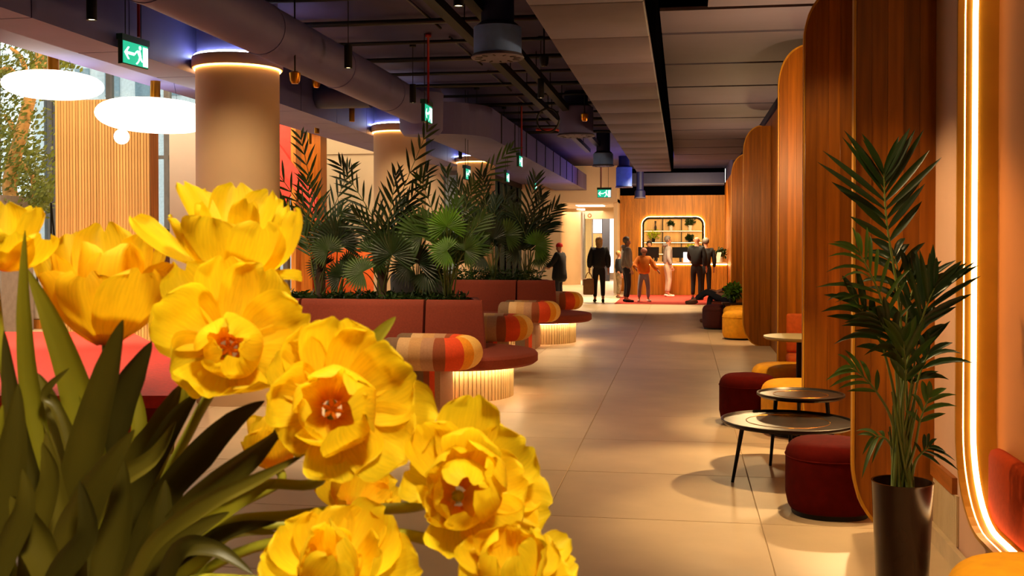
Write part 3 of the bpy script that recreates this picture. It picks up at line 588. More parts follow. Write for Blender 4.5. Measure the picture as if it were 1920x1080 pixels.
p = at(1556, 700, 6.12); pouf(p.x, p.y, .245, .42, 'velvet', 'deep red velvet pouf in front, beside the potted palm')
p = at(1403, 700, 9.15); pouf(p.x, p.y, .245, .42, 'velvet', 'deep red velvet pouf behind the coffee tables')
p = at(1508, 700, 8.62); pouf(p.x - .0, p.y + .06, .335, .42, 'velvety', 'yellow velvet pouf half hidden by the second wooden screen')
p = at(1482, 700, 9.72); pouf(p.x, p.y, .345, .44, 'velvety', 'large yellow velvet pouf under the stone topped table')
p = at(1385, 600, 17.15); pouf(p.x, p.y, .26, .45, 'velvety', 'orange yellow pouf at the fourth wooden screen')
p = at(1386, 600, 18.3); pouf(p.x + .02, p.y, .29, .46, 'velvety', 'yellow pouf partly hidden behind the orange yellow one')
p = at(1341, 600, 19.2); pouf(p.x, p.y, .23, .43, 'velvetd', 'dark red pouf in front of the seated visitor')
pouf(1.02, 3.17, .27, .63, 'velvety', 'yellow pouf in the lower right corner before the lit niche')
t = thing('back_cushion', 'rust upholstered back cushion standing inside the lit niche', 'cushion', (1.44, 4.95, .262))
q = MB(); q.box((1.385, 4.50, .262), (1.466, 5.19, .61), bev=.035); q.build('pad', M['cush'], t, True)
# ------------------------------------------------------------------ coffee tables
def ctable(c, r, h, lb, a0, ro=.74):
    t = thing('coffee_table', lb, 'table', (c.x, c.y, 0), 'bronze tray tables')
    q = MB(); q.lathe((c.x, c.y), [(0, h - .022), (r - .02, h - .022), (r, h - .008), (r, h + .006), (r - .010, h + .008), (r - .02, h - .004), (0, h - .004)], 64); q.build('tray', M['tabletop'], t, 'auto')
    q = MB(); q.tube([V((c.x + r * .62 * math.cos(a * PI / 24), c.y + r * .62 * math.sin(a * PI / 24), h - .004)) for a in range(49)], .003, 6); q.build('inlay_ring', M['brass'], t, True)
    for k in range(3):
        a = a0 + k * 2 * PI / 3; q = MB()
        q.tube([V((c.x + r * ro * .82 * math.cos(a), c.y + r * ro * .82 * math.sin(a), h - .02)), V((c.x + r * ro * math.cos(a), c.y + r * ro * math.sin(a), 0))], [.015, .010], 10); q.build('leg', M['black'], t, True)
ctable(at(1477, 790, 6.98), .43, .385, 'low bronze tray coffee table nearest the front red pouf', PI * 1.12, .9)
ctable(at(1501, 741, 7.48), .30, .49, 'smaller taller bronze tray coffee table behind the low one', PI * 1.15, .8)
c = at(1499, 634, 9.25); t = thing('cafe_table', 'round stone topped cafe table in front of the lit screen', 'table', (c.x, c.y, 0))
q = MB(); q.lathe((c.x, c.y), [(0, .71), (.28, .71), (.305, .725), (.305, .74), (0, .74)], 48); q.build('top', M['stone'], t, 'auto')
q = MB(); q.lathe((c.x, c.y), [(0, 0), (.2, 0), (.2, .015), (.03, .03), (.025, .71), (0, .71)], 28); q.build('pedestal', M['black'], t, 'auto')
c = at(1505, 640, 10.0); t = thing('lounge_chair', 'small orange chair behind the stone topped table', 'chair', (c.x, c.y, 0))
q = MB(); q.box((c.x - .14, c.y - .1, .40), (c.x + .15, c.y + .2, .50), bev=.03); q.build('seat', M['orange'], t, True)
q = MB(); q.box((c.x - .14, c.y + .14, .5), (c.x + .15, c.y + .22, .88), bev=.03); q.build('backrest', M['orange'], t, True)
for dx in (-.1, .11):
    for dy in (-.07, .17): q = MB(); q.tube([V((c.x + dx, c.y + dy, .41)), V((c.x + dx, c.y + dy, 0))], .014, 8); q.build('leg', M['black'], t, True)
# ------------------------------------------------------------------ bench islands
def island(lb):
    cx, cy = -2.3, 10.67
    t = thing('bench_island', lb, 'bench', (cx, cy, 0), 'curved bench islands')
    def outline(r, y0, xl, yb, n=28):
        return [(xl, yb), (xl, y0)] + [(cx + r * math.cos(a), cy + r * math.sin(a)) for a in [-PI / 2 + i * PI / n for i in range(n + 1)]]
    po = [(-3.75, 10.95), (-3.75, cy - .85)] + [(cx + .85 * math.cos(a), cy + .85 * math.sin(a)) for a in [-PI / 2 + i * 1.02 * PI / 36 for i in range(37)]] + [(cx - .1, 11.52)]
    q = MB()
    lay = [(-.035, .33), (0, .355), (0, .425), (-.02, .447), (-.06, .455)]
    def inset(p, o):
        v = V((p[0] - cx, p[1] - cy))
        if p[0] < cx - .05: return (p[0], p[1] - (o if p[1] < cy else 0)) if True else p
        L_ = v.length; return (cx + v.x * (L_ + o) / L_, cy + v.y * (L_ + o) / L_)
    n = len(po); vs = []; fs = []
    for (o, z) in lay: vs += [(*inset(p, o), z) for p in po]
    for j in range(len(lay) - 1): fs += [(j * n + i, j * n + (i + 1) % n, (j + 1) * n + (i + 1) % n, (j + 1) * n + i) for i in range(n)]
    fs += [tuple(reversed(range(n))), tuple(range((len(lay) - 1) * n, len(lay) * n))]; q.add(vs, fs); q.build('seat', M['rust'], t, 'auto')
    # base: upright ribs round the curve
    q = MB(); po2 = [(-3.6, 11.1), (-3.6, cy - .58)] + [(cx + .58 * math.cos(a), cy + .58 * math.sin(a)) for a in [-PI / 2 + i * PI / 28 for i in range(29)]]
    q.prism(po2, 0, .33); q.build('base', M['benchw'], t)
    q = MB()
    for i in range(44):
        a = -PI / 2 + (i + .5) * PI / 44; R = Matrix.Rotation(a, 3, 'Z'); px_, py_ = cx + .59 * math.cos(a), cy + .59 * math.sin(a); q.box((px_ - .012, py_ - .016, 0), (px_ + .012, py_ + .016, .30), rot=R)
    for i in range(32): x = -3.58 + i * .04; q.box((x, cy - .602, 0), (x + .032, cy - .578, .30))
    o = q.build('base_slats', M['benchw'], t); o['kind'] = 'stuff'
    q = MB(); q.tube([V((-3.6, cy - .66, .322))] + [V((cx + .66 * math.cos(a), cy + .66 * math.sin(a), .322)) for a in [-PI / 2 + i * PI / 28 for i in range(29)]], .009, 6); q.build('light_strip', M['ledb'], t, True)
    # back panels leaning on the planter, with piping seam
    for (xa, xb) in [(-5.0, -4.05), (-4.03, -2.68), (-2.66, -2.06)]:
        q = MB(); dx = .05 if xb > -2.1 else 0
        vs = []
        for (y0, y1, z) in [(10.80, 10.98, .42), (10.84, 10.98, .60), (10.885, 10.98, .88), (10.905, 10.98, .935), (10.925, 10.98, .95)]:
            e = dx * (1 - (z - .42) / .53); vs += [(xa + .004, y0, z), (xb - .004 + e, y0, z), (xb + e, (y0 + y1) / 2, z), (xb + e - (.04 if dx else 0), y1, z), (xa, y1, z), (xa, (y0 + y1) / 2, z)]
        fs = [(j * 6 + i, j * 6 + (i + 1) % 6, j * 6 + 6 + (i + 1) % 6, j * 6 + 6 + i) for j in range(4) for i in range(6)] + [(5, 4, 3, 2, 1, 0), (24, 25, 26, 27, 28, 29)]
        q.add(vs, fs); q.build('backrest', M['rust'], t, 'auto')
    q = MB(); q.box((-5.0, 11.82, 0), (-2.33, 11.92, .93)); q.box((-5.0, 11.0, 0), (-2.1, 11.02, .93)); q.prism([(-2.14, 10.99), (-2.07, 10.99), (-2.31, 11.92), (-2.38, 11.92)], 0, .93); q.box((-5.0, 11.0, 0), (-4.94, 11.92, .93)); q.build('planter_wall', M['rustd'], t)
    q = MB(); q.prism([(-4.94, 11.02), (-2.15, 11.02), (-2.36, 11.82), (-4.94, 11.82)], .3, .90); q.build('soil', M['soil'], t)
    # rear seat
    q = MB(); q.box((-4.9, 11.92, .33), (-2.4, 12.72, .45), bev=.03); q.build('rear_seat', M['rust'], t, True)
    q = MB(); q.box((-4.8, 11.92, 0), (-2.6, 12.5, .33)); q.build('rear_base', M['slat'], t)
    # striped horseshoe arms
    for (ax, ay, zc) in [(-2.16, 9.66, .535), (-2.09, 12.55, .54)]:
        rc, rt, st = .235, .152, .44
        tot = rc * PI / 2 + st; path = []; ss = []
        seg = 44
        for i in range(seg + 1):
            s_ = -tot + 2 * tot * i / seg
            if abs(s_) <= rc * PI / 2: a = s_ / rc; path.append(V((ax + rc * math.cos(a) - .05, ay + rc * math.sin(a), zc)))
            else: path.append(V((ax - .05 - (abs(s_) - rc * PI / 2), ay + math.copysign(rc, s_), zc)))
            ss.append(abs(s_))
        lim = [.10, .20, .285, .37, .47, .60, .70, 9]
        def bi(s_): return next(i for i, l in enumerate(lim) if s_ < l)
        pp_ = [path[0] + V((-.05, 0, 0)), path[0] + V((-.03, 0, 0))] + path + [path[-1] + V((-.03, 0, 0)), path[-1] + V((-.05, 0, 0))]
        rr = [rt * .72, rt * .92] + [rt] * len(path) + [rt * .92, rt * .72]
        mi = [7, 7] + [bi((ss[i] + ss[i + 1]) / 2) for i in range(seg)] + [7, 7]
        q = MB(); q.tube(pp_, rr, 24, mis=mi); q.build('armrest', BANDS, t, 'auto')
        for (xa, xb, m) in [(-.30, -.155, BANDS[7]), (-.155, -.10, BANDS[3]), (-.10, -.05, BANDS[2]), (-.05, .0, BANDS[4])]:
            q = MB(); q.box((ax + xa, ay - .27, 0), (ax + xb, ay + .27, zc - rt * .5)); q.build('arm_support', m, t)
    return t
I1 = island('rust curved bench island nearest the tulips, with striped arms and planter')
dup(I1, (.05, 5.95, 0), 'second rust curved bench island, farther along the corridor')
# booth and dark chair seen through the palms
c = ony(655, 548, 21.0); t = thing('booth_sofa', 'round backed orange rust booth with glowing base behind the palms', 'sofa', (c.x, c.y, 0))
q = MB(); q.lathe((c.x, c.y), [(.62, .45), (.66, 1.38), (.70, 1.43), (.76, 1.43), (.80, 1.38), (.78, .3), (.62, .3)], 32, 0, 0, PI); q.build('backrest', M['orange'], t, 'auto')
q = MB(); q.lathe((c.x, c.y), [(0, .3), (.72, .3), (.76, .34), (.76, .42), (.70, .46), (0, .47)], 40); q.build('seat', M['rust'], t, 'auto')
q = MB(); q.lathe((c.x, c.y), [(0, 0), (.6, 0), (.6, .3), (0, .3)], 40); q.build('base', M['slat'], t, 'auto')
q = MB(); q.tube([V((c.x + .66 * math.cos(a * PI / 24), c.y + .66 * math.sin(a * PI / 24), .27)) for a in range(49)], .02, 6); q.build('light_strip', M['led'], t, True)
c = ony(790, 545, 14.4); t = thing('tub_chair', 'black round backed tub chair behind the first planter', 'chair', (c.x, c.y, 0))
q = MB(); q.lathe((c.x, c.y), [(.30, .42), (.33, 1.05), (.36, 1.12), (.41, 1.12), (.43, 1.05), (.40, .2), (.30, .2)], 32, 0, -PI * 1.15, PI * .15); q.build('shell', M['blackc'], t, 'auto')
q = MB(); q.lathe((c.x, c.y), [(0, .2), (.32, .2), (.34, .38), (.3, .44), (0, .45)], 32); q.build('seat', M['velvetd'], t, 'auto')
q = MB(); q.lathe((c.x, c.y), [(0, 0), (.22, 0), (.22, .02), (.04, .03), (.04, .2), (0, .2)], 20); q.build('foot', M['black'], t, 'auto')
# lounge furniture on the left
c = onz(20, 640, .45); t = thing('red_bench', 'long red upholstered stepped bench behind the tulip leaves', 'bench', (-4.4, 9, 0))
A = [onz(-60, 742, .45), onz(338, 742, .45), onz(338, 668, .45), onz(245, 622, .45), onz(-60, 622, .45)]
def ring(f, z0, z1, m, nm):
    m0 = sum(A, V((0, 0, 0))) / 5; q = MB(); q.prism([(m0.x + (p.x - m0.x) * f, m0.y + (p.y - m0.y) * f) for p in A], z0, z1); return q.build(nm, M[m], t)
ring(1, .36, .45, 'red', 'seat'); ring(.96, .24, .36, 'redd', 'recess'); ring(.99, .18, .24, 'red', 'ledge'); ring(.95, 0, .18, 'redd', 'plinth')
c = ony(45, 600, 17.6); t = thing('daybed', 'cream daybed with soft top cushion behind the red bench', 'daybed', (c.x, c.y, 0))
q = MB(); q.box((c.x - 1.1, 17.6, .16), (c.x + .55, 18.3, .62), bev=.05); q.build('mattress', M['white'], t, True)
q = MB(); q.box((c.x - 1.1, 17.65, .62), (c.x + .5, 18.3, .80), bev=.07); q.build('top_cushion', M['white'], t, True)
q = MB(); q.box((c.x - 1.1, 17.6, 0), (c.x + .55, 18.3, .16)); q.build('base', M['oak'], t)
c = ony(48, 520, 19.2); t = thing('rod_back_chair', 'white chair with dark upright rods behind the daybed', 'chair', (c.x, c.y, 0))
q = MB(); q.box((c.x - .45, 19.0, .0), (c.x + .45, 19.6, .45), bev=.04); q.build('seat', M['white'], t, True)
for k in range(7):
    q = MB(); x = c.x - .40 + k * .13; q.tube([V((x, 19.55, .45)), V((x + (.02 * (k - 3)), 19.7, 1.5))], .018, 8); q.build('rod', M['black'] if k % 2 else M['rattan'], t, True)
    q = MB(); q.box((x + .02, 19.6, .5), (x + .10, 19.64, 1.45)); q.build('panel', M['white_p'], t)
q = MB(); q.tube([V((c.x - .48, 19.7, 1.44)), V((c.x, 19.72, 1.53)), V((c.x + .48, 19.7, 1.44))], .03, 8); q.build('top_rail', M['white_p'], t, True)
c = ony(98, 420, 16); t = thing('folding_easel', 'thin black folding easel frame beside the wood slat partition', 'easel', (c.x, c.y, 0))
for dx in (-.02, .12): q = MB(); q.tube([V((c.x - .02, 16, 2.2)), V((c.x + dx, 16 + dx, 0))], .014, 8); q.build('leg', M['black'], t, True)
c = ony(305, 475, 15.6); t = thing('potted_shrub', 'small round green shrub in a brown pot stand left of the near column', 'plant', (c.x, c.y, 0))
q = MB(); q.box((c.x - .26, 15.5, 0), (c.x + .16, 15.9, 1.42)); q.build('pot', M['planter'], t)
def leafball(name, c, r, n, m, parent, s=.05, sc=(1, 1, 1), seed=1):
    rnd = random.Random(seed); q = MB()
    for i in range(n):
        d = V((rnd.gauss(0, 1), rnd.gauss(0, 1), rnd.gauss(0, 1))).normalized() * r * rnd.uniform(.35, 1) ** .5; p = V((c[0] + d.x * sc[0], c[1] + d.y * sc[1], c[2] + d.z * sc[2]))
        a = V((rnd.gauss(0, 1), rnd.gauss(0, 1), rnd.gauss(.3, 1))).normalized(); b_ = a.orthogonal().normalized(); b_ = Matrix.Rotation(rnd.random() * 6.3, 3, a) @ b_; k = a.cross(b_); L_ = s * rnd.uniform(.7, 1.3)
        q.add([p, p + b_ * L_ * .5 + k * L_ * .28 + a * L_ * .08, p + b_ * L_, p + b_ * L_ * .5 - k * L_ * .28 + a * L_ * .08], [(0, 1, 2), (0, 2, 3)])
    o = q.build(name, M[m], parent); o['kind'] = 'stuff'; return o
leafball('foliage', (c.x - .12, 15.7, 1.58), .2, 420, 'bush', t, .075, (1.1, 1, 1))
# indoor tree at the window
tb = ony(22, 372, 17.0); t = thing('ficus_tree', 'leafy ficus tree with slanting pale trunk at the lounge window', 'tree', (tb.x, tb.y, 0))
q = MB(); q.box((tb.x - 1.0, 16.5, 0), (tb.x + .14, 17.4, 2.36)); q.build('planter', M['conc'], t)
P = [V((tb.x - .05, 17.1, 2.3)), ony(18, 340, 17.1), ony(42, 240, 17.1), ony(60, 170, 17.1), ony(75, 110, 17.1), ony(80, 60, 17.1)]
q = MB(); q.tube(catmull(P, 5), [.13 - .0022 * i for i in range(26)], 12)
for pts in [((38, 270), (20, 230), (8, 215)), ((55, 190), (20, 130), (-10, 140)), ((60, 170), (40, 110), (20, 90)), ((68, 140), (110, 100), (140, 90)), ((30, 300), (60, 330), (62, 400))]:
    q.tube(catmull([ony(a_, b_, 17.1) for a_, b_ in pts], 5), [.055, .05, .05, .045, .045, .04, .04, .035, .035, .03, .025], 8)
q.build('trunk', M['bark'], t, True)
rnd = random.Random(3); k = 0
q = MB()
for i in range(5200):
    ex = rnd.choice([(20, 130, 80, 60), (100, 110, 55, 30), (20, 230, 70, 70), (55, 320, 40, 60), (-60, 200, 80, 120), (75, 370, 18, 25), (10, 300, 50, 60)])
    px_, py_ = rnd.gauss(ex[0], ex[2] * .6), rnd.gauss(ex[1], ex[3] * .6)
    if px_ > 150: continue
    p = ony(px_, py_, rnd.uniform(16.3, 18.2)); a = V((rnd.gauss(0, 1), rnd.gauss(0, 1), rnd.gauss(0, 1))).normalized(); b_ = a.orthogonal().normalized(); k_ = a.cross(b_); L_ = rnd.uniform(.07, .13)
    q.add([p, p + b_ * L_ * .5 + k_ * L_ * .25, p + b_ * L_, p + b_ * L_ * .5 - k_ * L_ * .25], [(0, 1, 2), (0, 2, 3)])
o = q.build('foliage', M['tree'], t); o['kind'] = 'stuff'
# ------------------------------------------------------------------ reception
ca, cb = onz(1178, 563, 0), onz(1366, 561, 0)
CYF = 31.7; CX0, CX1 = ony(1178, 530, CYF).x, 1.28
t = thing('reception_counter', 'wood slatted reception counter with lit top edge', 'counter', (0, CYF, 0))
po = [(CX1, CYF + .75), (CX0 + .3, CYF + .75)] + [(CX0 + .37 - .37 * math.sin(a), CYF + .37 + .37 * math.cos(a) * 1 - 0) for a in [i * PI / 12 for i in range(13)]] + [(CX1, CYF)]
q = MB(); q.prism(po, 0, .90); q.build('body', M['recep'], t)
q = MB()
for k in range(49): q.box((CX0 + .38 + k * .051, CYF - .018, .02), (CX0 + .415 + k * .051, CYF, .87))
o = q.build('front_slats', M['recep'], t); o['kind'] = 'stuff'
q = MB(); q.box((CX0 + .3, CYF - .03, .905), (CX1, CYF - .005, .93)); q.build('light_strip', M['led'], t)
q = MB(); q.prism([(p[0], p[1] - (.06 if p[1] < CYF + .3 else 0)) for p in po], .935, .975); q.build('worktop', M['counter'], t)
s0, s1 = ony(1206, 409, RY - .05), ony(1318, 489, RY - .05)
t = thing('wall_shelf', 'rounded black framed wall shelf glowing behind the reception', 'shelf', (s0.x, RY, s1.z))
def rr(x0, x1, z0, z1, R, n=8):
    P = []
    for (cx, cz, a0) in [(x1 - R, z1 - R, 0), (x0 + R, z1 - R, PI / 2), (x0 + R, z0 + R, PI), (x1 - R, z0 + R, 1.5 * PI)]:
        for i in range(n + 1): a = a0 + PI / 2 * i / n; P.append((cx + R * math.cos(a), cz + R * math.sin(a)))
    return P
X0, X1, Z0, Z1 = s0.x, s1.x, s1.z - .25, s0.z
q = MB(); P = [V((p[0], RY - .16, p[1])) for p in rr(X0, X1, Z0, Z1, .22)]; P.append(P[0]); q.tube(P, .034, 8); q.build('frame', M['black'], t, True)
q = MB(); P = [V((p[0], RY - .05, p[1])) for p in rr(X0 - .034, X1 + .034, Z0 - .034, Z1 + .034, .25)]; P.append(P[0]); q.tube(P, .016, 8); q.build('light_strip', M['led'], t, True)
q = MB(); q.slabxz(rr(X0, X1, Z0, Z1, .22)[::-1], RY - .035, RY - .025); q.build('back_panel', M['slat'], t)
SZ = [ony(1260, y_, RY - .1).z for y_ in (432, 453.5, 475)]
for z in SZ:
    q = MB(); q.box((X0 + .02, RY - .2, z - .02), (X1 - .02, RY - .03, z)); q.build('shelf_board', M['black'], t)
    q = MB(); q.box((X0 + .04, RY - .2, z - .03), (X1 - .04, RY - .185, z - .02)); q.build('shelf_light', M['ledw'], t)
for f in (.33, .64):
    q = MB(); x = X0 + (X1 - X0) * f; q.box((x - .012, RY - .19, Z0 + .02), (x + .012, RY - .03, Z1 - .02)); q.build('divider', M['black'], t)
def spot_at(px, z, y=None): r = ony(px, 450, y or RY - .11); return V((r.x, r.y, z))
def small_plant(c, lb, m='yg', r=.12, ph=.11, pr=.05, pm='ceramic', n=140, cat='plant', s=.09):
    t = thing('potted_plant', lb, cat, c); q = MB(); q.lathe((c.x, c.y), [(0, c.z), (pr * .8, c.z), (pr, c.z + ph), (pr * .85, c.z + ph), (0, c.z + ph * .9)], 18); q.build('pot', M[pm], t, 'auto')
    leafball('foliage', (c.x, c.y, c.z + ph + r * .65), r, n, m, t, s, (1, .6, .8), int(c.x * 977) % 1000)
small_plant(spot_at(1225, SZ[1]), 'lime green plant on the left middle reception shelf', r=.18, ph=.12, pr=.06, pm='black')
small_plant(spot_at(1294, SZ[0]), 'green plant in a white pot on the upper right reception shelf', 'bush', .15, .16, .07)
small_plant(spot_at(1293, SZ[1]), 'dark spiky plant on the right middle reception shelf', 'leafd', .10, .08, .05, 'black')
small_plant(spot_at(1258, SZ[0]), 'dark plant in a cream pot on the upper middle reception shelf', 'leafd', .08, .16, .07)
c = spot_at(1229, SZ[0]); t = thing('vase', 'slim dark vase on the upper left reception shelf', 'vase', c); q = MB(); q.lathe((c.x, c.y), [(0, c.z), (.03, c.z), (.04, c.z + .1), (.015, c.z + .18), (.03, c.z + .3), (.02, c.z + .3), (0, c.z + .25)], 18); q.build('body', M['haird'], t, 'auto')
small_plant(V((ony(1296, 450, CYF + .5).x, CYF + .5, .975)), 'lime green bouquet on the reception counter left of the couple', 'yg', .2, .22, .06, n=220)
small_plant(V((ony(1352, 450, CYF + .45).x, CYF + .45, .975)), 'dark leafy plant at the right end of the reception counter', 'leafd', .17, .16, .06, n=180)
for (px, wd, lb) in [(1216, .62, 'black monitor in front of the receptionist'), (1275, .46, 'black monitor between the hooded man and the white sign')]:
    x = ony(px, 480, CYF + .35).x; t = thing('monitor', lb, 'monitor', (x, CYF + .35, .975), 'reception monitors')
    q = MB(); q.box((x - wd / 2, CYF + .34, 1.10), (x + wd / 2, CYF + .37, 1.42)); q.build('screen', M['screend'], t)
    q = MB(); q.box((x - .02, CYF + .36, .98), (x + .02, CYF + .38, 1.2)); q.box((x - .1, CYF + .3, .975), (x + .1, CYF + .42, .985)); q.build('stand', M['black'], t)
x = ony(1287, 485, CYF + .1).x; t = thing('counter_sign', 'blank glowing white sign box on the counter left of the couple', 'sign', (x, CYF + .1, .975)); q = MB(); q.box((x - .09, CYF + .08, .975), (x + .09, CYF + .12, 1.27)); q.build('box', M['screenw'], t)
x = ony(1345, 485, CYF + .1).x; t = thing('menu_holder', 'tilted white card holder on the counter right of the couple', 'card holder', (x, CYF + .1, .975)); q = MB(); q.add([(x - .06, CYF + .05, .975), (x + .06, CYF + .05, .975), (x + .12, CYF + .12, 1.27), (x - .0, CYF + .12, 1.27), (x - .06, CYF + .07, .975), (x + .06, CYF + .07, .975), (x + .12, CYF + .14, 1.27), (x, CYF + .14, 1.27)], [(0, 1, 2, 3), (7, 6, 5, 4), (0, 4, 5, 1), (1, 5, 6, 2), (2, 6, 7, 3), (3, 7, 4, 0)]); q.build('card', M['white_p'], t)
c = V((ony(1340, 480, CYF + .4).x, CYF + .4, .975)); t = thing('bottle', 'dark bottle on the counter right of the couple', 'bottle', c); q = MB(); q.lathe((c.x, c.y), [(0, c.z), (.04, c.z), (.04, c.z + .2), (.014, c.z + .27), (.014, c.z + .36), (0, c.z + .36)], 16); q.build('body', M['haird'], t, 'auto')
q = MB(); a, c = onz(1152, 570, 0), onz(1330, 570, 0); q.box((a.x, a.y, 0), (.9, CYF - .03, .012)); tag(q.build('rug', M['rug']), 'flat red rug in front of the reception counter', 'rug')
# passage details
c = ony(1120, 424, 40); t = thing('wall_screen', 'blank white lit screen hanging in the rear passage', 'screen', c); q = MB(); q.box((c.x - .17, c.y, c.z - .26), (c.x + .17, c.y + .05, c.z + .26)); q.build('panel', M['screenw'], t); q = MB(); q.box((c.x - .19, c.y + .02, c.z - .28), (c.x + .19, c.y + .08, c.z + .28)); q.tube([V((c.x, c.y + .05, c.z)), V((c.x, c.y + .05, 2.8))], .02, 6); q.build('casing', M['black'], t)
b = MB(); a, c = ony(1097, 400, 38), ony(1160, 410, 38); b.box((a.x, 38, c.z), (c.x, 38.15, 2.8)); fa = struct(b.build('trim_4', M['cream']), 'cream fascia above the glass doors of the passage')
m_ = ony(1105.5, 404, 37.99); q = MB(); q.tube([V((m_.x + .06 * math.cos(i * PI / 10), 37.985, m_.z + .06 * math.sin(i * PI / 10))) for i in range(21)], .014, 6); q.build('red_ring_emblem', M['redlit'], fa, True)
b = MB(); dw = None
a, c = ony(1092, 400, 38.6), ony(1160, 545, 38.6); b.box((a.x, 38.6, 0), (a.x + .06, 38.68, a.z)); b.box((c.x - .06, 38.6, 0), (c.x, 38.68, a.z)); b.box((a.x, 38.6, a.z), (c.x, 38.68, a.z + .06)); b.box(((a.x + c.x) / 2 - .32, 38.6, 0), ((a.x + c.x) / 2 - .27, 38.68, a.z))
dw = struct(b.build('door_2', M['steel']), 'steel framed glass doors at the rear of the passage'); q = MB(); q.box((a.x + .06, 38.63, 0), ((a.x + c.x) / 2 - .32, 38.64, a.z)); q.build('pane', M['glassw'], dw)
b = MB(); a = ony(1138, 450, 43); b.box((a.x - .2, 43, 0), (a.x + .1, 43.3, 2.8)); struct(b.build('trim_5', M['dark']), 'black pier at the end of the passage')
b = MB(); a, c = ony(1143, 450, 44.5), ony(1158, 450, 44.5); b.box((a.x, 44.5, .3), (c.x, 44.55, 2.6)); wg = struct(b.build('window_3', M['screenw']), 'bright window at the end of the passage')
b = MB(); a, c = ony(1098, 450, 44.5), ony(1133, 450, 44.5); b.box((a.x, 44.5, 0), (c.x, 44.6, 2.75)); struct(b.build('wall_passage_end', M['slat']), 'golden wall panel at the end of the passage')
# table with plant, sofa at the far bays
c = at(1374, 575, 18.9); t = thing('side_table', 'small dark side table with a potted fern at the fourth screen', 'table', (c.x, c.y, 0)); q = MB(); q.box((c.x - .19, c.y - .17, .46), (c.x + .2, c.y + .17, .49)); q.build('top', M['tabletop'], t)
for dx in (-.16, .17):
    for dy in (-.14, .14): q = MB(); q.tube([V((c.x + dx, c.y + dy, 0)), V((c.x + dx, c.y + dy, .46))], .012, 6); q.build('leg', M['black'], t)
small_plant(V((c.x, c.y, .49)), 'bushy green fern in a dark pot on the small side table', 'leafb', .15, .10, .07, 'black', 260, s=.10)
c = at(1352, 590, 20.5); t = thing('lounge_sofa', 'low rust sofa under the seated visitor', 'sofa', (c.x, c.y, 0)); q = MB(); q.box((.55, c.y - .35, .12), (1.26, c.y + .45, .42), bev=.04); q.build('seat', M['rust'], t, True); q = MB(); q.box((1.12, c.y - .35, .42), (1.28, c.y + .45, .85), bev=.04); q.build('backrest', M['rust'], t, True)
q = MB(); q.box((.6, c.y - .3, 0), (1.25, c.y + .4, .12)); q.build('plinth', M['black'], t)
SOFA = c
# ------------------------------------------------------------------ people
def skin_mesh(nodes, edges, sub=2):
    me = bpy.data.meshes.new('tmp'); me.from_pydata([n[0] for n in nodes], edges, []); o = bpy.data.objects.new('tmp', me); C.objects.link(o)
    o.modifiers.new('s', 'SKIN'); sm = o.modifiers.new('u', 'SUBSURF'); sm.levels = sub; sm.render_levels = sub
    for i, n in enumerate(nodes):
        r = n[1]; d = me.skin_vertices[0].data[i]; d.radius = (r, r) if not isinstance(r, tuple) else r; d.use_root = (i == 0)
    dg = bpy.context.evaluated_depsgraph_get(); dg.update(); m2 = bpy.data.meshes.new_from_object(o.evaluated_get(dg)); bpy.data.objects.remove(o)
    for p in m2.polygons: p.use_smooth = True
    return m2
def chain_mesh(chains, sub=1):
    """one skinned figure grown from chains that share joints"""
    nodes = []; edges = []; idx = {}
    def nid(p, r):
        k = tuple(round(x, 3) for x in p)
        if k not in idx: idx[k] = len(nodes); nodes.append((tuple(p), r))
        return idx[k]
    for ch in chains:
        ids = [nid(p, r) for p, r in ch]
        edges += [(a, b_) for a, b_ in zip(ids, ids[1:]) if a != b_]
    return skin_mesh(nodes, edges, sub)
def add_mesh(me, name, m, parent):
    me.materials.clear(); me.materials.append(m); o = bpy.data.objects.new(name, me); C.objects.link(o); o.parent = parent; return o
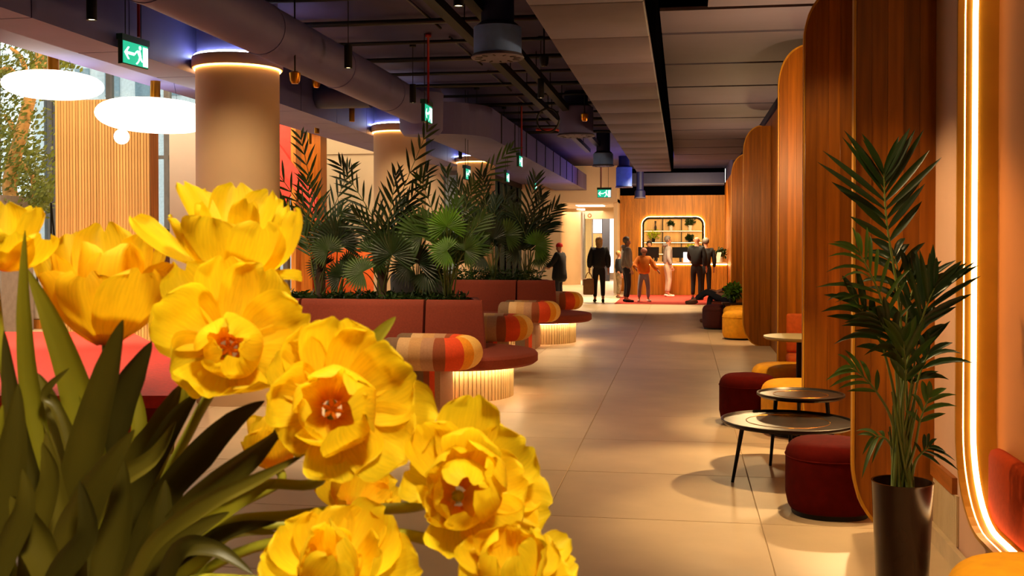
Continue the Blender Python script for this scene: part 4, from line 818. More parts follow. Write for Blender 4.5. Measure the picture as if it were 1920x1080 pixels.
def person(lb, loc, rz, h, top, legs, hair, shoes, pose=None, long_hair=False, coat=0, hood=False, hat=None, bulk=1.0, seat=False, cuff=True, bald=False):
    t = thing('person', lb, 'person', loc); t.rotation_euler = (0, 0, rz); k = h / 1.75
    J = dict(pel=(0, 0, .94), bel=(0, 0, 1.10), che=(0, .01, 1.30), nb=(0, .01, 1.46), nt=(0, -.01, 1.53), jaw=(0, -.03, 1.575), cra=(0, -.005, 1.65), top=(0, 0, 1.71),
             shL=(-.175, .01, 1.41), elL=(-.245, .04, 1.14), wrL=(-.25, -.05, .90), shR=(.175, .01, 1.41), elR=(.245, .04, 1.14), wrR=(.25, -.05, .90),
             hiL=(-.09, 0, .90), knL=(-.10, -.03, .49), anL=(-.10, .02, .09), toL=(-.12, -.15, .035), hiR=(.09, 0, .90), knR=(.10, -.03, .49), anR=(.10, .02, .09), toR=(.12, -.15, .035))
    if pose: J.update(pose)
    j = {a: V(p) * k for a, p in J.items()}
    R = lambda x: x * k
    ch = [[(j['pel'], R(.105)), (j['bel'], R(.10)), (j['che'], R(.13)), (j['nb'], R(.06)), (j['nt'], R(.052)), (j['jaw'], R(.066)), (j['cra'], R(.088)), (j['top'], R(.055))]]
    fwd = (j['toL'] - j['anL']).normalized()
    ch.append([(j['jaw'], R(.066)), (j['jaw'] + V((0, -.085, .03)) * k, R(.018))])      # nose
    for s in 'LR':
        ch.append([(j['che'], R(.13)), (j['sh' + s], R(.062)), (j['el' + s], R(.045)), (j['wr' + s], R(.03))])
        d = (j['wr' + s] - j['el' + s]).normalized(); pm = j['wr' + s] + d * R(.07); ch[-1].append((pm, R(.032)))
        sd = d.cross(V((1, 0, 0)));
        if sd.length < .1: sd = V((0, 1, 0))
        sd.normalize()
        for q_, (o_, L_) in enumerate([(-.03, .062), (-.011, .075), (.010, .07), (.029, .055)]):
            b0 = pm + sd * R(o_) + d * R(.03); ch.append([(pm, R(.032)), (b0, R(.0095)), (b0 + d * R(L_ * .6), R(.009)), (b0 + d * R(L_ * .9) + V((math.copysign(.012, -j['wr' + s].x), 0, 0)) * k, R(.007))])
        ch.append([(pm, R(.032)), (pm - sd * R(.045) + d * R(.0), R(.010)), (pm - sd * R(.062) + d * R(.035), R(.008))])
        ch.append([(j['pel'], R(.105)), (j['hi' + s], R(.092)), (j['kn' + s], R(.058)), (j['an' + s], R(.04)), (j['to' + s], R(.032))])
    add_mesh(chain_mesh(ch), 'body', M['skin'], t)
    B = bulk
    hem = j['pel'] + (j['pel'] - j['bel']).normalized() * .07 * k
    tp = [[(hem, R(.168 * B)), (j['bel'], R(.142 * B)), (j['che'], R(.155 * B)), (j['nb'] + V((0, 0, -.02)) * k, R(.085))]]
    if coat: tp[0].insert(0, (hem + V((0, 0, -coat)) * k, R(.21 * B)))
    for s in 'LR': tp.append([(j['che'], R(.155 * B)), (j['sh' + s], R(.078 * B)), (j['el' + s], R(.064 * B)), (j['wr' + s] + (j['el' + s] - j['wr' + s]) * .06, R(.048 * B))])
    add_mesh(chain_mesh(tp), 'jacket', M[top], t)
    lg = [[(j['pel'] + (j['bel'] - j['pel']) * .7, R(.128)), (j['pel'] + V((0, 0, -.03)) * k, R(.13))]]
    for s in 'LR': lg.append([(j['pel'] + V((0, 0, -.03)) * k, R(.13)), (j['hi' + s] + V((0, 0, -.08)) * k, R(.10)), (j['kn' + s], R(.074)), (j['an' + s] + (j['kn' + s] - j['an' + s]) * .08, R(.058))])
    add_mesh(chain_mesh(lg), 'trousers', M[legs], t)
    for s in 'LR':
        a, b_ = j['an' + s], j['to' + s]; d = (b_ - a); hl = a - V((d.x, d.y, 0)) * .35; hl.z = b_.z + .012 * k
        add_mesh(chain_mesh([[(a + V((0, 0, -.01)), R(.046)), (hl, R(.042)), ((hl + b_) / 2, R(.045)), (b_, R(.042)), (b_ + (b_ - a).normalized() * R(.02), R(.03))]]), 'shoe', M[shoes], t)
    c = j['cra']
    for sx in (-1, 1):
        q = MB(); q.ball(c + V((.088 * sx, .0, -.02)) * k, R(.028), 8, sc=(.4, .7, 1)); q.build('ear', M['skin'], t, True, world=False)
        q = MB(); q.ball(c + V((.032 * sx, -.083, -.015)) * k, R(.011), 8); q.build('eye', M['haird'], t, True, world=False)
    q = MB(); q.tube([j['jaw'] + V((-.025, -.062, -.005)) * k, j['jaw'] + V((.025, -.062, -.005)) * k], R(.006), 6); q.build('mouth', M['rust'], t, True, world=False)
    if hat:
        q = MB(); q.lathe((0, 0), [(.101, -.01), (.107, .0), (.105, .03), (.09, .075), (.05, .105), (0, .115)], 20)
        for v_ in q.v: v_ *= k; v_ += c + V((0, 0, .01)) * k
        q.build('cap', M[hat], t, True, world=False)
    elif hair:
        q = MB(); q.ball(c + V((0, .016, .018)) * k, R(.102), 16, sc=(.98, 1.0, .98))
        q.v = [v_ if v_.y > c.y - .055 * k or v_.z > c.z + .045 * k else V((v_.x * .8, c.y - .05 * k, max(v_.z, c.z))) for v_ in q.v]
        if long_hair: q.tube([c + V((0, .05, .03)) * k, c + V((0, .075, -.10)) * k, c + V((0, .085, -.24)) * k], [R(.085), R(.095), R(.05)], 14, flat=.6)
        q.build('hair', M[hair], t, True, world=False)
    if hood: q = MB(); q.tube([j['nb'] + V((-.1, .02, .03)) * k, j['nb'] + V((-.06, .09, .03)) * k, j['nb'] + V((.06, .09, .03)) * k, j['nb'] + V((.1, .02, .03)) * k], [R(.03), R(.05), R(.05), R(.03)], 10); q.build('hood', M[top], t, True, world=False)
    return t
def stand(px, py): p = onz(px, py, 0); return V((p.x, p.y, 0))
walk = dict(anL=(-.10, .16, .12), toL=(-.11, .03, .035), knL=(-.1, .02, .5), anR=(.10, -.10, .09), toR=(.12, -.26, .035), knR=(.10, -.10, .5))
p1 = stand(1123, 567); person('person with long blond hair in black jacket walking away with a tan bag', p1, PI + .12, 1.70, 'blackc', 'blackc', 'hairb', 'blackc', walk, True, bulk=1.4)
t = thing('shopping_bag', 'tan bag held by the walking person in black', 'bag', (p1.x - .27, p1.y, .2)); q = MB(); q.box((p1.x - .40, p1.y - .16, .20), (p1.x - .13, p1.y + .12, .62), bev=.03); q.build('body', M['bagc'], t, True)
q = MB(); q.tube(bez(V((p1.x - .36, p1.y, .61)), V((p1.x - .265, p1.y, .95)), V((p1.x - .17, p1.y, .61)), 10), .012, 6); q.build('handle', M['bagc'], t, True)
person('grey haired person in grey jacket and dark jeans queueing', stand(1175, 567), PI / 2 + .3, 1.70, 'greyc', 'jeans', 'hairg', 'blackc', hood=True, bulk=1.2)
person('child in dark vest and camouflage trousers beside the grey haired person', stand(1160, 559), PI * .6, 1.32, 'blackc', 'camo', 'hairb', 'shoe')
person('child in orange jacket and pale jeans with pink cap, arms spread', stand(1207, 566), .2, 1.40, 'orangej', 'pale', None, 'shoew', dict(elL=(-.31, -.10, 1.18), wrL=(-.30, -.28, 1.10), elR=(.33, -.08, 1.18), wrR=(.42, -.24, 1.03), anL=(-.15, .02, .09), toL=(-.2, -.13, .035), anR=(.15, .02, .09), toR=(.2, -.13, .035), knL=(-.14, -.03, .49), knR=(.14, -.03, .49)), hat='pink', bulk=1.5)
person('person in grey hoodie and beige trousers waiting at the counter', stand(1252, 557), PI / 2 + .25, 1.74, 'hoodie', 'beige', 'hairg', 'shoew', hood=True)
person('bald person in black jacket leaning to the counter', stand(1306, 563), PI - .3, 1.74, 'blackc', 'blackc', None, 'blackc', dict(elR=(.24, -.1, 1.14), wrR=(.2, -.33, 1.08)), bulk=1.15)
person('person in black beside the bald visitor at the counter', stand(1319, 561) + V((.06, .1, 0)), PI + .15, 1.68, 'blackc', 'blackc', 'hairg', 'blackc', bulk=1.05)
person('receptionist with dark hair behind the counter', V((ony(1217, 480, CYF + 1.0).x, CYF + 1.1, 0)), 0, 1.60, 'blackc', 'blackc', 'haird', 'blackc', dict(elL=(-.24, -.06, 1.14), wrL=(-.2, -.28, 1.06), elR=(.24, -.06, 1.14), wrR=(.2, -.28, 1.06)))
ps = stand(1049, 566); person('person in long black coat and red beanie pushing a stroller', ps, -PI / 2 - .35, 1.53, 'blackc', 'jeans', None, 'blackc', dict(elL=(-.24, -.12, 1.16), wrL=(-.16, -.36, 1.05), elR=(.24, -.12, 1.16), wrR=(.16, -.36, 1.05)), hat='beanie', coat=.32, bulk=1.45)
t = thing('stroller', 'small folding stroller pushed by the person with red beanie', 'stroller', (ps.x - .62, ps.y - .2, 0))
bx, by = ps.x - .66, ps.y - .16
for s in (-.18, .18):
    q = MB(); q.tube([V((bx + .36, by + s, 1.0)), V((bx + .1, by + s, .6)), V((bx - .25, by + s, .08))], .016, 8); q.tube([V((bx + .2, by + s, .08)), V((bx - .1, by + s, .6)), V((bx - .1, by + s, .62))], .016, 8); q.build('side_frame', M['steel'], t, True)
    for wx in (-.25, .2): q = MB(); q.tube([V((bx + wx + .07 * math.cos(i * PI / 8), by + s, .08 + .065 * math.sin(i * PI / 8))) for i in range(17)], .014, 8); q.build('wheel', M['black'], t, True)
q = MB(); q.tube([V((bx + .36, by - .18, 1.0)), V((bx + .36, by + .18, 1.0))], .02, 8); q.build('handle', M['black'], t, True)
q = MB(); q.add([(bx + .12, by - .16, .8), (bx + .12, by + .16, .8), (bx, by + .16, .42), (bx, by - .16, .42), (bx - .28, by + .16, .45), (bx - .28, by - .16, .45)], [(0, 1, 2, 3), (3, 2, 4, 5)]); q.build('seat', M['rattan'], t)
pz = V((.95, SOFA.y, 0))
person('seated visitor in dark clothes with crossed legs beside the screens', pz, -PI / 2 - .15, 1.75, 'blackc', 'jeans', 'haird', 'shoe', dict(
    pel=(0, .05, .50), bel=(0, .09, .66), che=(0, .15, .86), nb=(0, .19, 1.02), nt=(0, .18, 1.09), jaw=(0, .15, 1.135), cra=(0, .17, 1.21), top=(0, .175, 1.27), shL=(-.175, .16, .97), shR=(.175, .16, .97), elL=(-.25, .05, .74), elR=(.25, .05, .74), wrL=(-.14, -.2, .64), wrR=(.14, -.2, .64),
    hiL=(-.09, -.02, .49), hiR=(.09, -.02, .49), knL=(-.10, -.44, .52), anL=(-.09, -.46, .09), toL=(-.09, -.62, .035), knR=(.05, -.46, .62), anR=(-.10, -.74, .44), toR=(-.14, -.91, .38)))
# ------------------------------------------------------------------ palms
def strip_leaf(q, p, d, nrm, L, W, droop=.25, n=5, fold=.25, prof=None):
    s = d.cross(nrm).normalized(); nn = s.cross(d).normalized(); k0 = len(q.v); vs = []; fs = []
    for i in range(n + 1):
        t = i / n; w_ = W * interp(prof or [(0, .25), (.25, .9), (.5, 1), (.8, .6), (1, .03)], t)
        c = p + d * L * t + V((0, 0, -1)) * droop * L * t * t
        vs += [c - s * w_ / 2 + nn * w_ * fold, c, c + s * w_ / 2 + nn * w_ * fold]
    for i in range(n): fs += [(3 * i, 3 * i + 1, 3 * i + 4, 3 * i + 3), (3 * i + 1, 3 * i + 2, 3 * i + 5, 3 * i + 4)]
    q.add(vs, fs)
def frond(parent, pts, t0, n, L, W, m='leaf', ang=48, droop=.25, nrm=None, rad=(.009, .003), sub=False, rnd=None, name='frond'):
    rnd = rnd or random; P = catmull(pts, 7); N = len(P) - 1
    q = MB(); q.tube(P, [rad[0] + (rad[1] - rad[0]) * i / N for i in range(N + 1)], 6)
    mats = [M['stem'], M[m]]
    if sub: root = q.build(name, M['stem'], parent, True)
    nm0 = (nrm or V((0, -1, .25))).normalized()
    for i in range(n):
        u = i / max(1, n - 1); t = t0 + (1 - t0) * u; f = t * N; a = min(int(f), N - 1); p = P[a].lerp(P[a + 1], f - a); d = (P[min(a + 2, N)] - P[max(a - 1, 0)]).normalized()
        ll = L * interp([(0, .62), (.3, 1), (.6, .95), (1, .55)], u); aa = math.radians(ang * (1.15 - .55 * u))
        for sd in (-1, 1):
            nm = (nm0 + V((rnd.gauss(0, .18), rnd.gauss(0, .18), rnd.gauss(0, .18)))).normalized(); side = d.cross(nm).normalized() * sd; a2 = aa * rnd.uniform(.88, 1.12)
            dd = d * math.cos(a2) + side * math.sin(a2); l2 = ll * rnd.uniform(.85, 1.1)
            if sub:
                q2 = MB(); strip_leaf(q2, p, dd, nm, l2, W * rnd.uniform(.85, 1.15), droop * rnd.uniform(.5, 1.4)); q2.build('leaflet', M[m], root, True)
            else:
                b0 = len(q.f); strip_leaf(q, p, dd, nm, l2, W, droop * rnd.uniform(.6, 1.4), 4)
                for k in range(b0, len(q.f)): q.m[k] = 1
    if not sub: return q.build(name, mats, parent, True)
    return root
def fan(parent, base, mid, hub, R, axis, nrm, m='leafd', n=26, span=250):
    q = MB(); P = bez(base, mid, hub, 10); q.tube(P, [.008 - .0004 * i for i in range(11)], 6); axis = axis.normalized(); nrm = nrm.normalized(); sd = axis.cross(nrm).normalized()
    for i in range(n):
        a = math.radians(-span / 2 + span * i / (n - 1)); d = axis * math.cos(a) + sd * math.sin(a); L_ = R * (1 - .18 * abs(a) / 2.2) * random.uniform(.92, 1.06); b0 = len(q.f)
        strip_leaf(q, hub, d, nrm + d * random.uniform(-.1, .1), L_, R * math.radians(span / (n - 1)) * .74, .10, 4, .35, [(0, .05), (.3, .48), (.6, 1), (.8, .6), (1, .03)])
        for k in range(b0, len(q.f)): q.m[k] = 1
    return q.build('fan_leaf', [M['stem'], M[m]], parent, True)
def palm(lb, px, Y, fr, fans=(), z=.90, stems=6, m='leaf', L=.36, W=.030, trunk=False, grp='palms in the bench planters'):
    b = ony(px, 560, Y); b.z = z; t = thing('palm', lb, 'palm', b, grp); r = random.Random(px)
    for (mx, my, tx, ty, dy) in fr:
        p0 = b + V((r.uniform(-.04, .04), r.uniform(-.04, .04), -.02)); mid = ony(mx, my, Y + dy * .5); tip = ony(tx, ty, Y + dy)
        q1 = p0.lerp(mid, .5) + V((0, 0, .05)); frond(t, [p0, q1, mid, tip], .46, 14, L, W, m, 40, .14, V((r.uniform(-.5, .5), -1, r.uniform(-.2, .5))), (.010, .003), False, r)
    for (hx, hy, Rp, ax, az, tilt, mm) in fans:
        dy = r.uniform(-.42, -.2); hub = ony(hx, hy, Y + dy); R_ = 1.15 * Rp / F * Y; fan(t, b, (b + hub) / 2 + V((0, 0, .15)), hub, R_, V((ax, -.1, az)), V((tilt, -1, .3)), mm)
    for k in range(stems):
        q = MB(); p0 = b + V((r.uniform(-.06, .06), r.uniform(-.06, .06), -.02)); q.tube(bez(p0, p0 + V((r.uniform(-.04, .04), 0, .25)), p0 + V((r.uniform(-.16, .16), r.uniform(-.1, .1), r.uniform(.35, .6))), 5), [.011, .010, .009, .008, .006, .005], 6); q.build('stem', M['stem'], t, True)
    if trunk: q = MB(); q.tube([b + V((0, 0, -.02)), b + V((.01, 0, .28)), b + V((0, 0, .45))], [.06, .055, .03], 12); q.build('trunk', M['trunk'], t, True)
    return t
palm('feather palm at the left end of the first planter, next to the near column', 600, 11.45, [(578, 410, 490, 282, -.1), (595, 410, 565, 262, .1), (612, 430, 655, 318, .2), (575, 450, 528, 385, -.2), (590, 440, 575, 340, .2), (620, 450, 640, 400, 0)], [(640, 520, 34, -.3, .6, .4, 'leafd'), (615, 470, 36, -.4, .6, .3, 'leaf')], trunk=True)
palm('palm with broad dark fan leaf in the middle left of the first planter', 632, 11.7, [], [(632, 455, 56, -.1, .9, .2, 'leafd'), (655, 500, 36, .3, .4, -.3, 'leaf'), (700, 475, 44, .6, .5, .2, 'leaf'), (605, 500, 30, -.8, .2, .3, 'leafd')], stems=8)
palm('tall feather palm with fronds rising before the second column', 715, 11.35, [(735, 410, 800, 248, 0), (705, 420, 640, 312, -.1), (742, 430, 800, 325, .2), (725, 440, 742, 330, -.2), (708, 450, 668, 405, -.1), (740, 440, 765, 380, .1)], [(735, 478, 52, .0, 1, .1, 'leafd'), (680, 510, 38, -.8, .3, .2, 'leaf')], m='leafd', trunk=True)
palm('fan palm right of the tall feather palm in the first planter', 780, 11.6, [], [(792, 442, 56, -.5, .8, .3, 'leaf'), (782, 492, 50, .1, .8, -.2, 'leafd'), (800, 510, 40, .5, -.3, .1, 'leafd'), (768, 500, 38, -.9, .1, .2, 'leafd')], stems=8)
palm('bright leafy palm clump at the right end of the first planter', 840, 11.35, [(828, 450, 790, 335, 0), (845, 440, 838, 325, .1), (855, 450, 885, 350, .1), (835, 470, 795, 410, -.2), (860, 470, 905, 410, 0), (865, 480, 900, 460, -.1), (838, 470, 858, 380, -.2)], [(838, 425, 40, -.1, 1, .2, 'leafb'), (838, 470, 34, -1, .1, .1, 'leafb'), (872, 470, 34, .6, .5, .1, 'leaf')], stems=14, m='leaf', L=.32)
palm('palm with one long arching frond at the left of the second planter', 885, 17.4, [(884, 365, 955, 283, 0), (878, 420, 858, 345, 0), (890, 430, 915, 380, .2)], [(880, 455, 32, -.5, .7, .2, 'leafd')], m='leaf', L=.44, W=.040)
palm('dense feather palm in the middle of the second planter', 925, 17.3, [(915, 420, 905, 332, 0), (930, 430, 950, 365, .1), (905, 440, 875, 390, -.1), (940, 440, 968, 408, 0), (922, 440, 930, 380, 0)], [(925, 448, 42, -.2, .9, .2, 'leafd'), (948, 440, 34, .5, .6, .2, 'leaf'), (905, 480, 30, -.7, .1, .2, 'leafd')], m='leafd', L=.44, W=.040, stems=9)
palm('feather palm at the right end of the second planter', 988, 17.25, [(988, 420, 1003, 338, 0), (998, 440, 1042, 388, .1), (985, 440, 960, 392, -.1), (1000, 450, 1030, 420, .1), (980, 450, 948, 430, 0), (992, 440, 1015, 370, 0)], [(1005, 460, 32, .7, .5, .1, 'leafb'), (972, 470, 30, -.6, .4, .1, 'leafd'), (1010, 480, 24, .8, -.1, .1, 'leaf')], m='leafd', L=.44, W=.040, stems=10)
for (xa, xb, yb, lb, s_) in [(-4.7, -2.3, 17.36, 'low dark bushes filling the second planter', 5), (-4.8, -2.4, 11.44, 'low dark leaves on the soil of the first planter', 6)]:
    q = MB(); r = random.Random(s_)
    for i in range(1500):
        p = V((r.uniform(xa, xb), yb + r.uniform(-.33, .33), .90 + r.random() ** 2 * (.20 if s_ == 5 else .08))); d = V((r.gauss(0, 1), r.gauss(0, 1), r.uniform(.1, 1))).normalized(); strip_leaf(q, p, d, d.orthogonal(), r.uniform(.06, .12), .035, .1, 2)
    tag(q.build('ground_cover', M['bush']), lb, 'plants', kind='stuff')
# potted palm in front on the right
pc_ = at(1692, 907, 4.70); PX, PY = pc_.x, pc_.y
t = thing('plant_pot', 'tall tapered glossy bronze pot at the right, holding the large palm', 'pot', (PX, PY, 0))
q = MB(); q.lathe((PX, PY), [(0, 0), (.105, 0), (.108, .01), (.130, .49), (.132, .50), (.124, .50), (.118, .44), (0, .44)], 56); q.build('vessel', M['pot'], t, 'auto')
q = MB(); q.lathe((PX, PY), [(0, .435), (.117, .435), (.117, .445), (0, .455)], 32); q.build('soil', M['soil'], t)
t = thing('palm', 'large dark feather palm in the bronze pot at the right', 'palm', (PX, PY, .44)); r = random.Random(11)
B0 = V((PX, PY, .44))
def pf(pts, n, L, W, t0=.5, ang=42, droop=.2, m='leafd', nr=(0, -1, .1), rad=(.008, .003), dy=0.0):
    P = [B0 + V((r.uniform(-.05, .05), r.uniform(-.05, .05), 0))] + [ony(a, b_, PY + dy * (i + 1) / len(pts)) for i, (a, b_) in enumerate(pts)]
    frond(t, P, t0, n, L, W, m, ang, droop, V(nr), rad, True, r)
pf([(1690, 620), (1663, 420), (1657, 325)], 10, .35, .034, .60, 46, .02, nr=(.1, -1, .2))
pf([(1698, 700), (1728, 600), (1752, 540)], 7, .30, .030, .60, 30, .12, 'leafd', (-.2, -1, .3), dy=-.05)
pf([(1682, 720), (1655, 570), (1610, 470)], 9, .30, .020, .55, 40, .38, 'leaf', (.4, -1, .4), dy=-.1)
pf([(1688, 700), (1690, 560), (1678, 480)], 6, .28, .036, .55, 44, .45, 'leafd', (-.3, -1, .5), dy=.15)
pf([(1680, 760), (1650, 640), (1600, 560)], 6, .27, .030, .60, 34, .45, 'leafd', (.3, -1, .3), dy=-.1)
pf([(1700, 740), (1700, 600), (1718, 520)], 7, .27, .034, .58, 36, .25, 'leafd', (.2, -1, .2), dy=.1)
pf([(1675, 800), (1640, 730), (1600, 690)], 5, .22, .022, .64, 36, .40, 'leaf', (.2, -1, .6), dy=-.1)
pf([(1706, 790), (1722, 710), (1740, 665)], 4, .25, .030, .66, 40, .45, 'leafd', (-.2, -1, .3), dy=0)
pf([(1712, 850), (1725, 790), (1742, 745)], 4, .19, .026, .66, 36, .35, 'leaf', (-.3, -1, .2), dy=-.06)
pf([(1678, 850), (1660, 822), (1640, 818)], 3, .15, .020, .70, 50, .60, 'leaf', (.1, -1, .6), dy=-.05)
pf([(1715, 870), (1728, 850), (1742, 838)], 4, .14, .016, .66, 50, .45, 'leafd', (-.2, -1, .5), dy=-.05)
pf([(1685, 760), (1680, 660), (1648, 600)], 6, .27, .034, .60, 34, .40, 'leafd', (.3, -1, .1), dy=-.15)
pf([(1692, 780), (1698, 700), (1694, 640)], 5, .24, .034, .60, 30, .15, 'leaf', (0, -1, .2), dy=-.12)
pf([(1700, 800), (1712, 700), (1725, 610)], 6, .24, .030, .60, 32, .30, 'leafd', (-.4, -1, .2), dy=.05)
for k in range(16):
    q = MB(); p0 = B0 + V((r.uniform(-.05, .05), r.uniform(-.05, .05), -.005)); e = ony(1690 + r.uniform(-26, 30), r.uniform(700, 810), PY + r.uniform(-.06, .06)); q.tube(bez(p0, (p0 + e) / 2 + V((r.uniform(-.015, .015), 0, 0)), e, 5), [.0075, .007, .0065, .006, .005, .003], 6); q.build('stem', M['stem'], t, True)
# ------------------------------------------------------------------ tulips in the foreground
VB = at(205, 1178, .88); TZ = .93
t = thing('vase', 'round vase on the table holding the yellow tulips', 'vase', (VB.x, VB.y, TZ))
q = MB(); h_ = VB.z - TZ; q.lathe((VB.x, VB.y), [(0, TZ), (.05, TZ), (.075, TZ + h_ * .35), (.078, TZ + h_ * .55), (.058, TZ + h_ * .92), (.062, TZ + h_), (.056, TZ + h_), (.05, TZ + h_ * .9), (0, TZ + h_ * .3)], 40); q.build('vessel', M['pot'], t, 'auto')
t = thing('side_table', 'plain wooden table under the vase of tulips', 'table', (VB.x, VB.y, 0))
q = MB(); q.lathe((VB.x, VB.y), [(0, TZ - .03), (.24, TZ - .03), (.25, TZ - .015), (.24, TZ), (0, TZ)], 40); q.build('top', M['oak'], t, 'auto')
q = MB(); q.lathe((VB.x, VB.y), [(0, 0), (.18, 0), (.18, .02), (.035, .04), (.035, TZ - .03), (0, TZ - .03)], 28); q.build('pedestal', M['black'], t, 'auto')
PROF = [(0, .22), (.15, .5), (.35, .85), (.55, 1.0), (.74, 1.04), (.87, .94), (.95, .74), (1, .40)]
def petal(parent, B, T, foc, W, cup=.22, arch=.16, curl=.05, m='petal', ruf=.05, seed=0, nv=16, nu=12):
    r = random.Random(seed); a = T - B; L_ = a.length; mid = (B + T) / 2; nn = foc - mid; nn = nn - a * (nn.dot(a) / a.length_squared)
    if nn.length < 1e-5: nn = a.orthogonal()
    nn.normalize(); s = a.normalized().cross(nn).normalized(); q = MB(); vs = []; al = []; ac = []; ph = r.uniform(0, 6); ph2 = r.uniform(0, 6); sk = r.uniform(-.12, .12); nt = r.uniform(.02, .09)
    for i in range(nv + 1):
        v = i / nv; w_ = W * interp(PROF, v)
        for j in range(nu + 1):
            u = -1 + 2 * j / nu; vv = v - nt * math.exp(-(u / .22) ** 2) * v ** 6 - .05 * (u * u) * v ** 4
            p = B + a * vv - nn * (arch * L_ * 4 * v * (1 - v)) - nn * (curl * L_ * v ** 3)
            th = u * cup * 3.0; x = w_ / 2 * (math.sin(th) / (cup * 3.0)) if cup > .01 else w_ / 2 * u
            dp = w_ / 2 * (1 - math.cos(th)) / max(cup * 3.0, .05)
            p = p + s * (x + sk * W * v * v) + nn * dp
            p = p + nn * (ruf * W * (math.sin(4.2 * u + ph) * v ** 2 + .6 * math.sin(9 * u + ph2 + 4 * v) * v ** 3 * abs(u) + .12 * math.cos(3 * PI * u)))
            p = p + nn * (-.025 * W * math.exp(-(u / .12) ** 2) * (1 - v))
            vs.append(p); al.append(v); ac.append(u)
    q.add(vs, [(i * (nu + 1) + j, i * (nu + 1) + j + 1, (i + 1) * (nu + 1) + j + 1, (i + 1) * (nu + 1) + j) for i in range(nv) for j in range(nu)])
    q.att = {'along': al, 'across': ac}; return q.build('petal', M[m], parent, True)
SEED = [100]
def tulip(lb, base, d, foc, petals, stem, inner=0, rin=.032, m='petal', stamens=False, tz=.0):
    """base/foc: points of the flower head; petals: tip x, y, depth shift, width, cup, arch, curl"""
    B = at(base[0], base[1], d); t = thing('tulip', lb, 'tulip', VB, 'yellow double tulips in the vase'); Fo = at(foc[0], foc[1], d + foc[2]); ax = (Fo - B).normalized()
    for pt in petals:
        tx, ty, dd, wp = pt[:4]; cup, arch, curl = (list(pt[4:]) + [.22, .16, .05][len(pt) - 4:])[:3]; T = at(tx, ty, d + dd); off = (T - B); off = off - ax * off.dot(ax); SEED[0] += 1
        B2 = B + off.normalized() * .007 if off.length > 1e-4 else B
        petal(t, B2, T, Fo + ax * .02, wp * 1.16 / F * d, cup, arch, curl, m, .055, SEED[0])
    e1 = ax.orthogonal().normalized(); e2 = ax.cross(e1)
    for k in range(inner):
        r = random.Random(SEED[0]); SEED[0] += 1; a = k * 2.399 + r.uniform(-.3, .3); d1 = e1 * math.cos(a) + e2 * math.sin(a); T = B + ax * rin * r.uniform(.8, 1.15) + d1 * rin * r.uniform(.55, 1.0)
        petal(t, B + d1 * .004, T, B + ax * rin * 1.6, rin * r.uniform(.95, 1.35), .3, .18, r.uniform(-.1, .1), m, .08, SEED[0])
    if stamens:
        q = MB()
        for k in range(6):
            a = k * PI / 3; d1 = (ax * 1.0 + (e1 * math.cos(a) + e2 * math.sin(a)) * .45).normalized(); q.tube([B + ax * .004, B + d1 * .012, B + d1 * .017], [.001, .0018, .001], 6)
        q.build('stamens', M['stamen'], t, True)
    P = [VB + V((random.uniform(-.03, .03), random.uniform(-.03, .03), -.03))] + [at(*s_) for s_ in stem] + [B - ax * .012, B + ax * .002]
    q = MB(); PP = catmull(P, 6); q.tube(PP, .0042, 10); q.lathe((0, 0), [(0, 0)], 3) if False else None; q.build('stem', M['tstem'], t, True)
    return t
# A top, spread open, seen from the side
tulip('wide open yellow tulip at the top of the bouquet, beside the near column', (425, 512), .86, (440, 400, -.01), [
    (243, 398, .00, 84, .12, .10, .06), (345, 336, .015, 74, .25, -.02, .02), (440, 336, .035, 84, .22, .06, .06), (392, 352, .04, 90, .2, .06, .02), (500, 350, .03, 70, .25, .05, .04), (540, 374, .03, 84, .2, .06, .05),
    (415, 396, -.05, 118, .26, .22, .12), (330, 398, -.03, 90, .24, .18, .10), (578, 416, -.02, 96, .24, .22, -.16), (566, 508, -.025, 62, .2, .05, .1), (500, 405, -.05, 100, .24, .24, .10), (468, 372, .0, 80, .25, .1, 0), (375, 378, -.01, 70, .25, .1, .04)],
    [(260, 1000, .9), (330, 800, .92), (400, 640, .9)], 5, .03)
# B left, cup from the side
tulip('cup shaped yellow tulip left of the middle, seen from the side', (200, 646), .90, (195, 470, 0), [
    (92, 500, -.03, 110, .28, .16, .10), (178, 505, -.05, 120, .26, .18, .06), (262, 492, -.05, 130, .26, .18, .08), (308, 480, -.01, 110, .26, .16, .10), (140, 430, .03, 100, .22, .08, .05), (205, 412, .04, 110, .22, .06, .03), (262, 430, .03, 100, .22, .08, .05),
    (85, 450, .01, 90, .25, .14, .12), (300, 440, .02, 90, .25, .12, .08), (165, 450, -.01, 90, .25, .1, .05), (232, 452, -.01, 100, .25, .1, .05), (200, 470, -.02, 70, .3, .1, 0), (110, 470, .0, 80, .3, .1, .05)],
    [(190, 950, .9), (196, 780, .91)], 6, .034, 'petal2')
# C far left
tulip('yellow tulip cut off by the left edge', (-8, 505), .88, (5, 400, 0), [(70, 384, .0, 80, .2, .12, .05), (86, 440, -.03, 90, .22, .18, .02), (15, 376, .02, 90, .2, .06, .03), (30, 430, -.05, 80, .25, .16, .06), (-50, 390, .0, 90, .2, .12, .05), (-30, 440, -.05, 90, .25, .2, .05), (52, 380, .03, 80, .22, .1, .1)],
    [(100, 1000, .9), (20, 750, .9)], 4, .03)
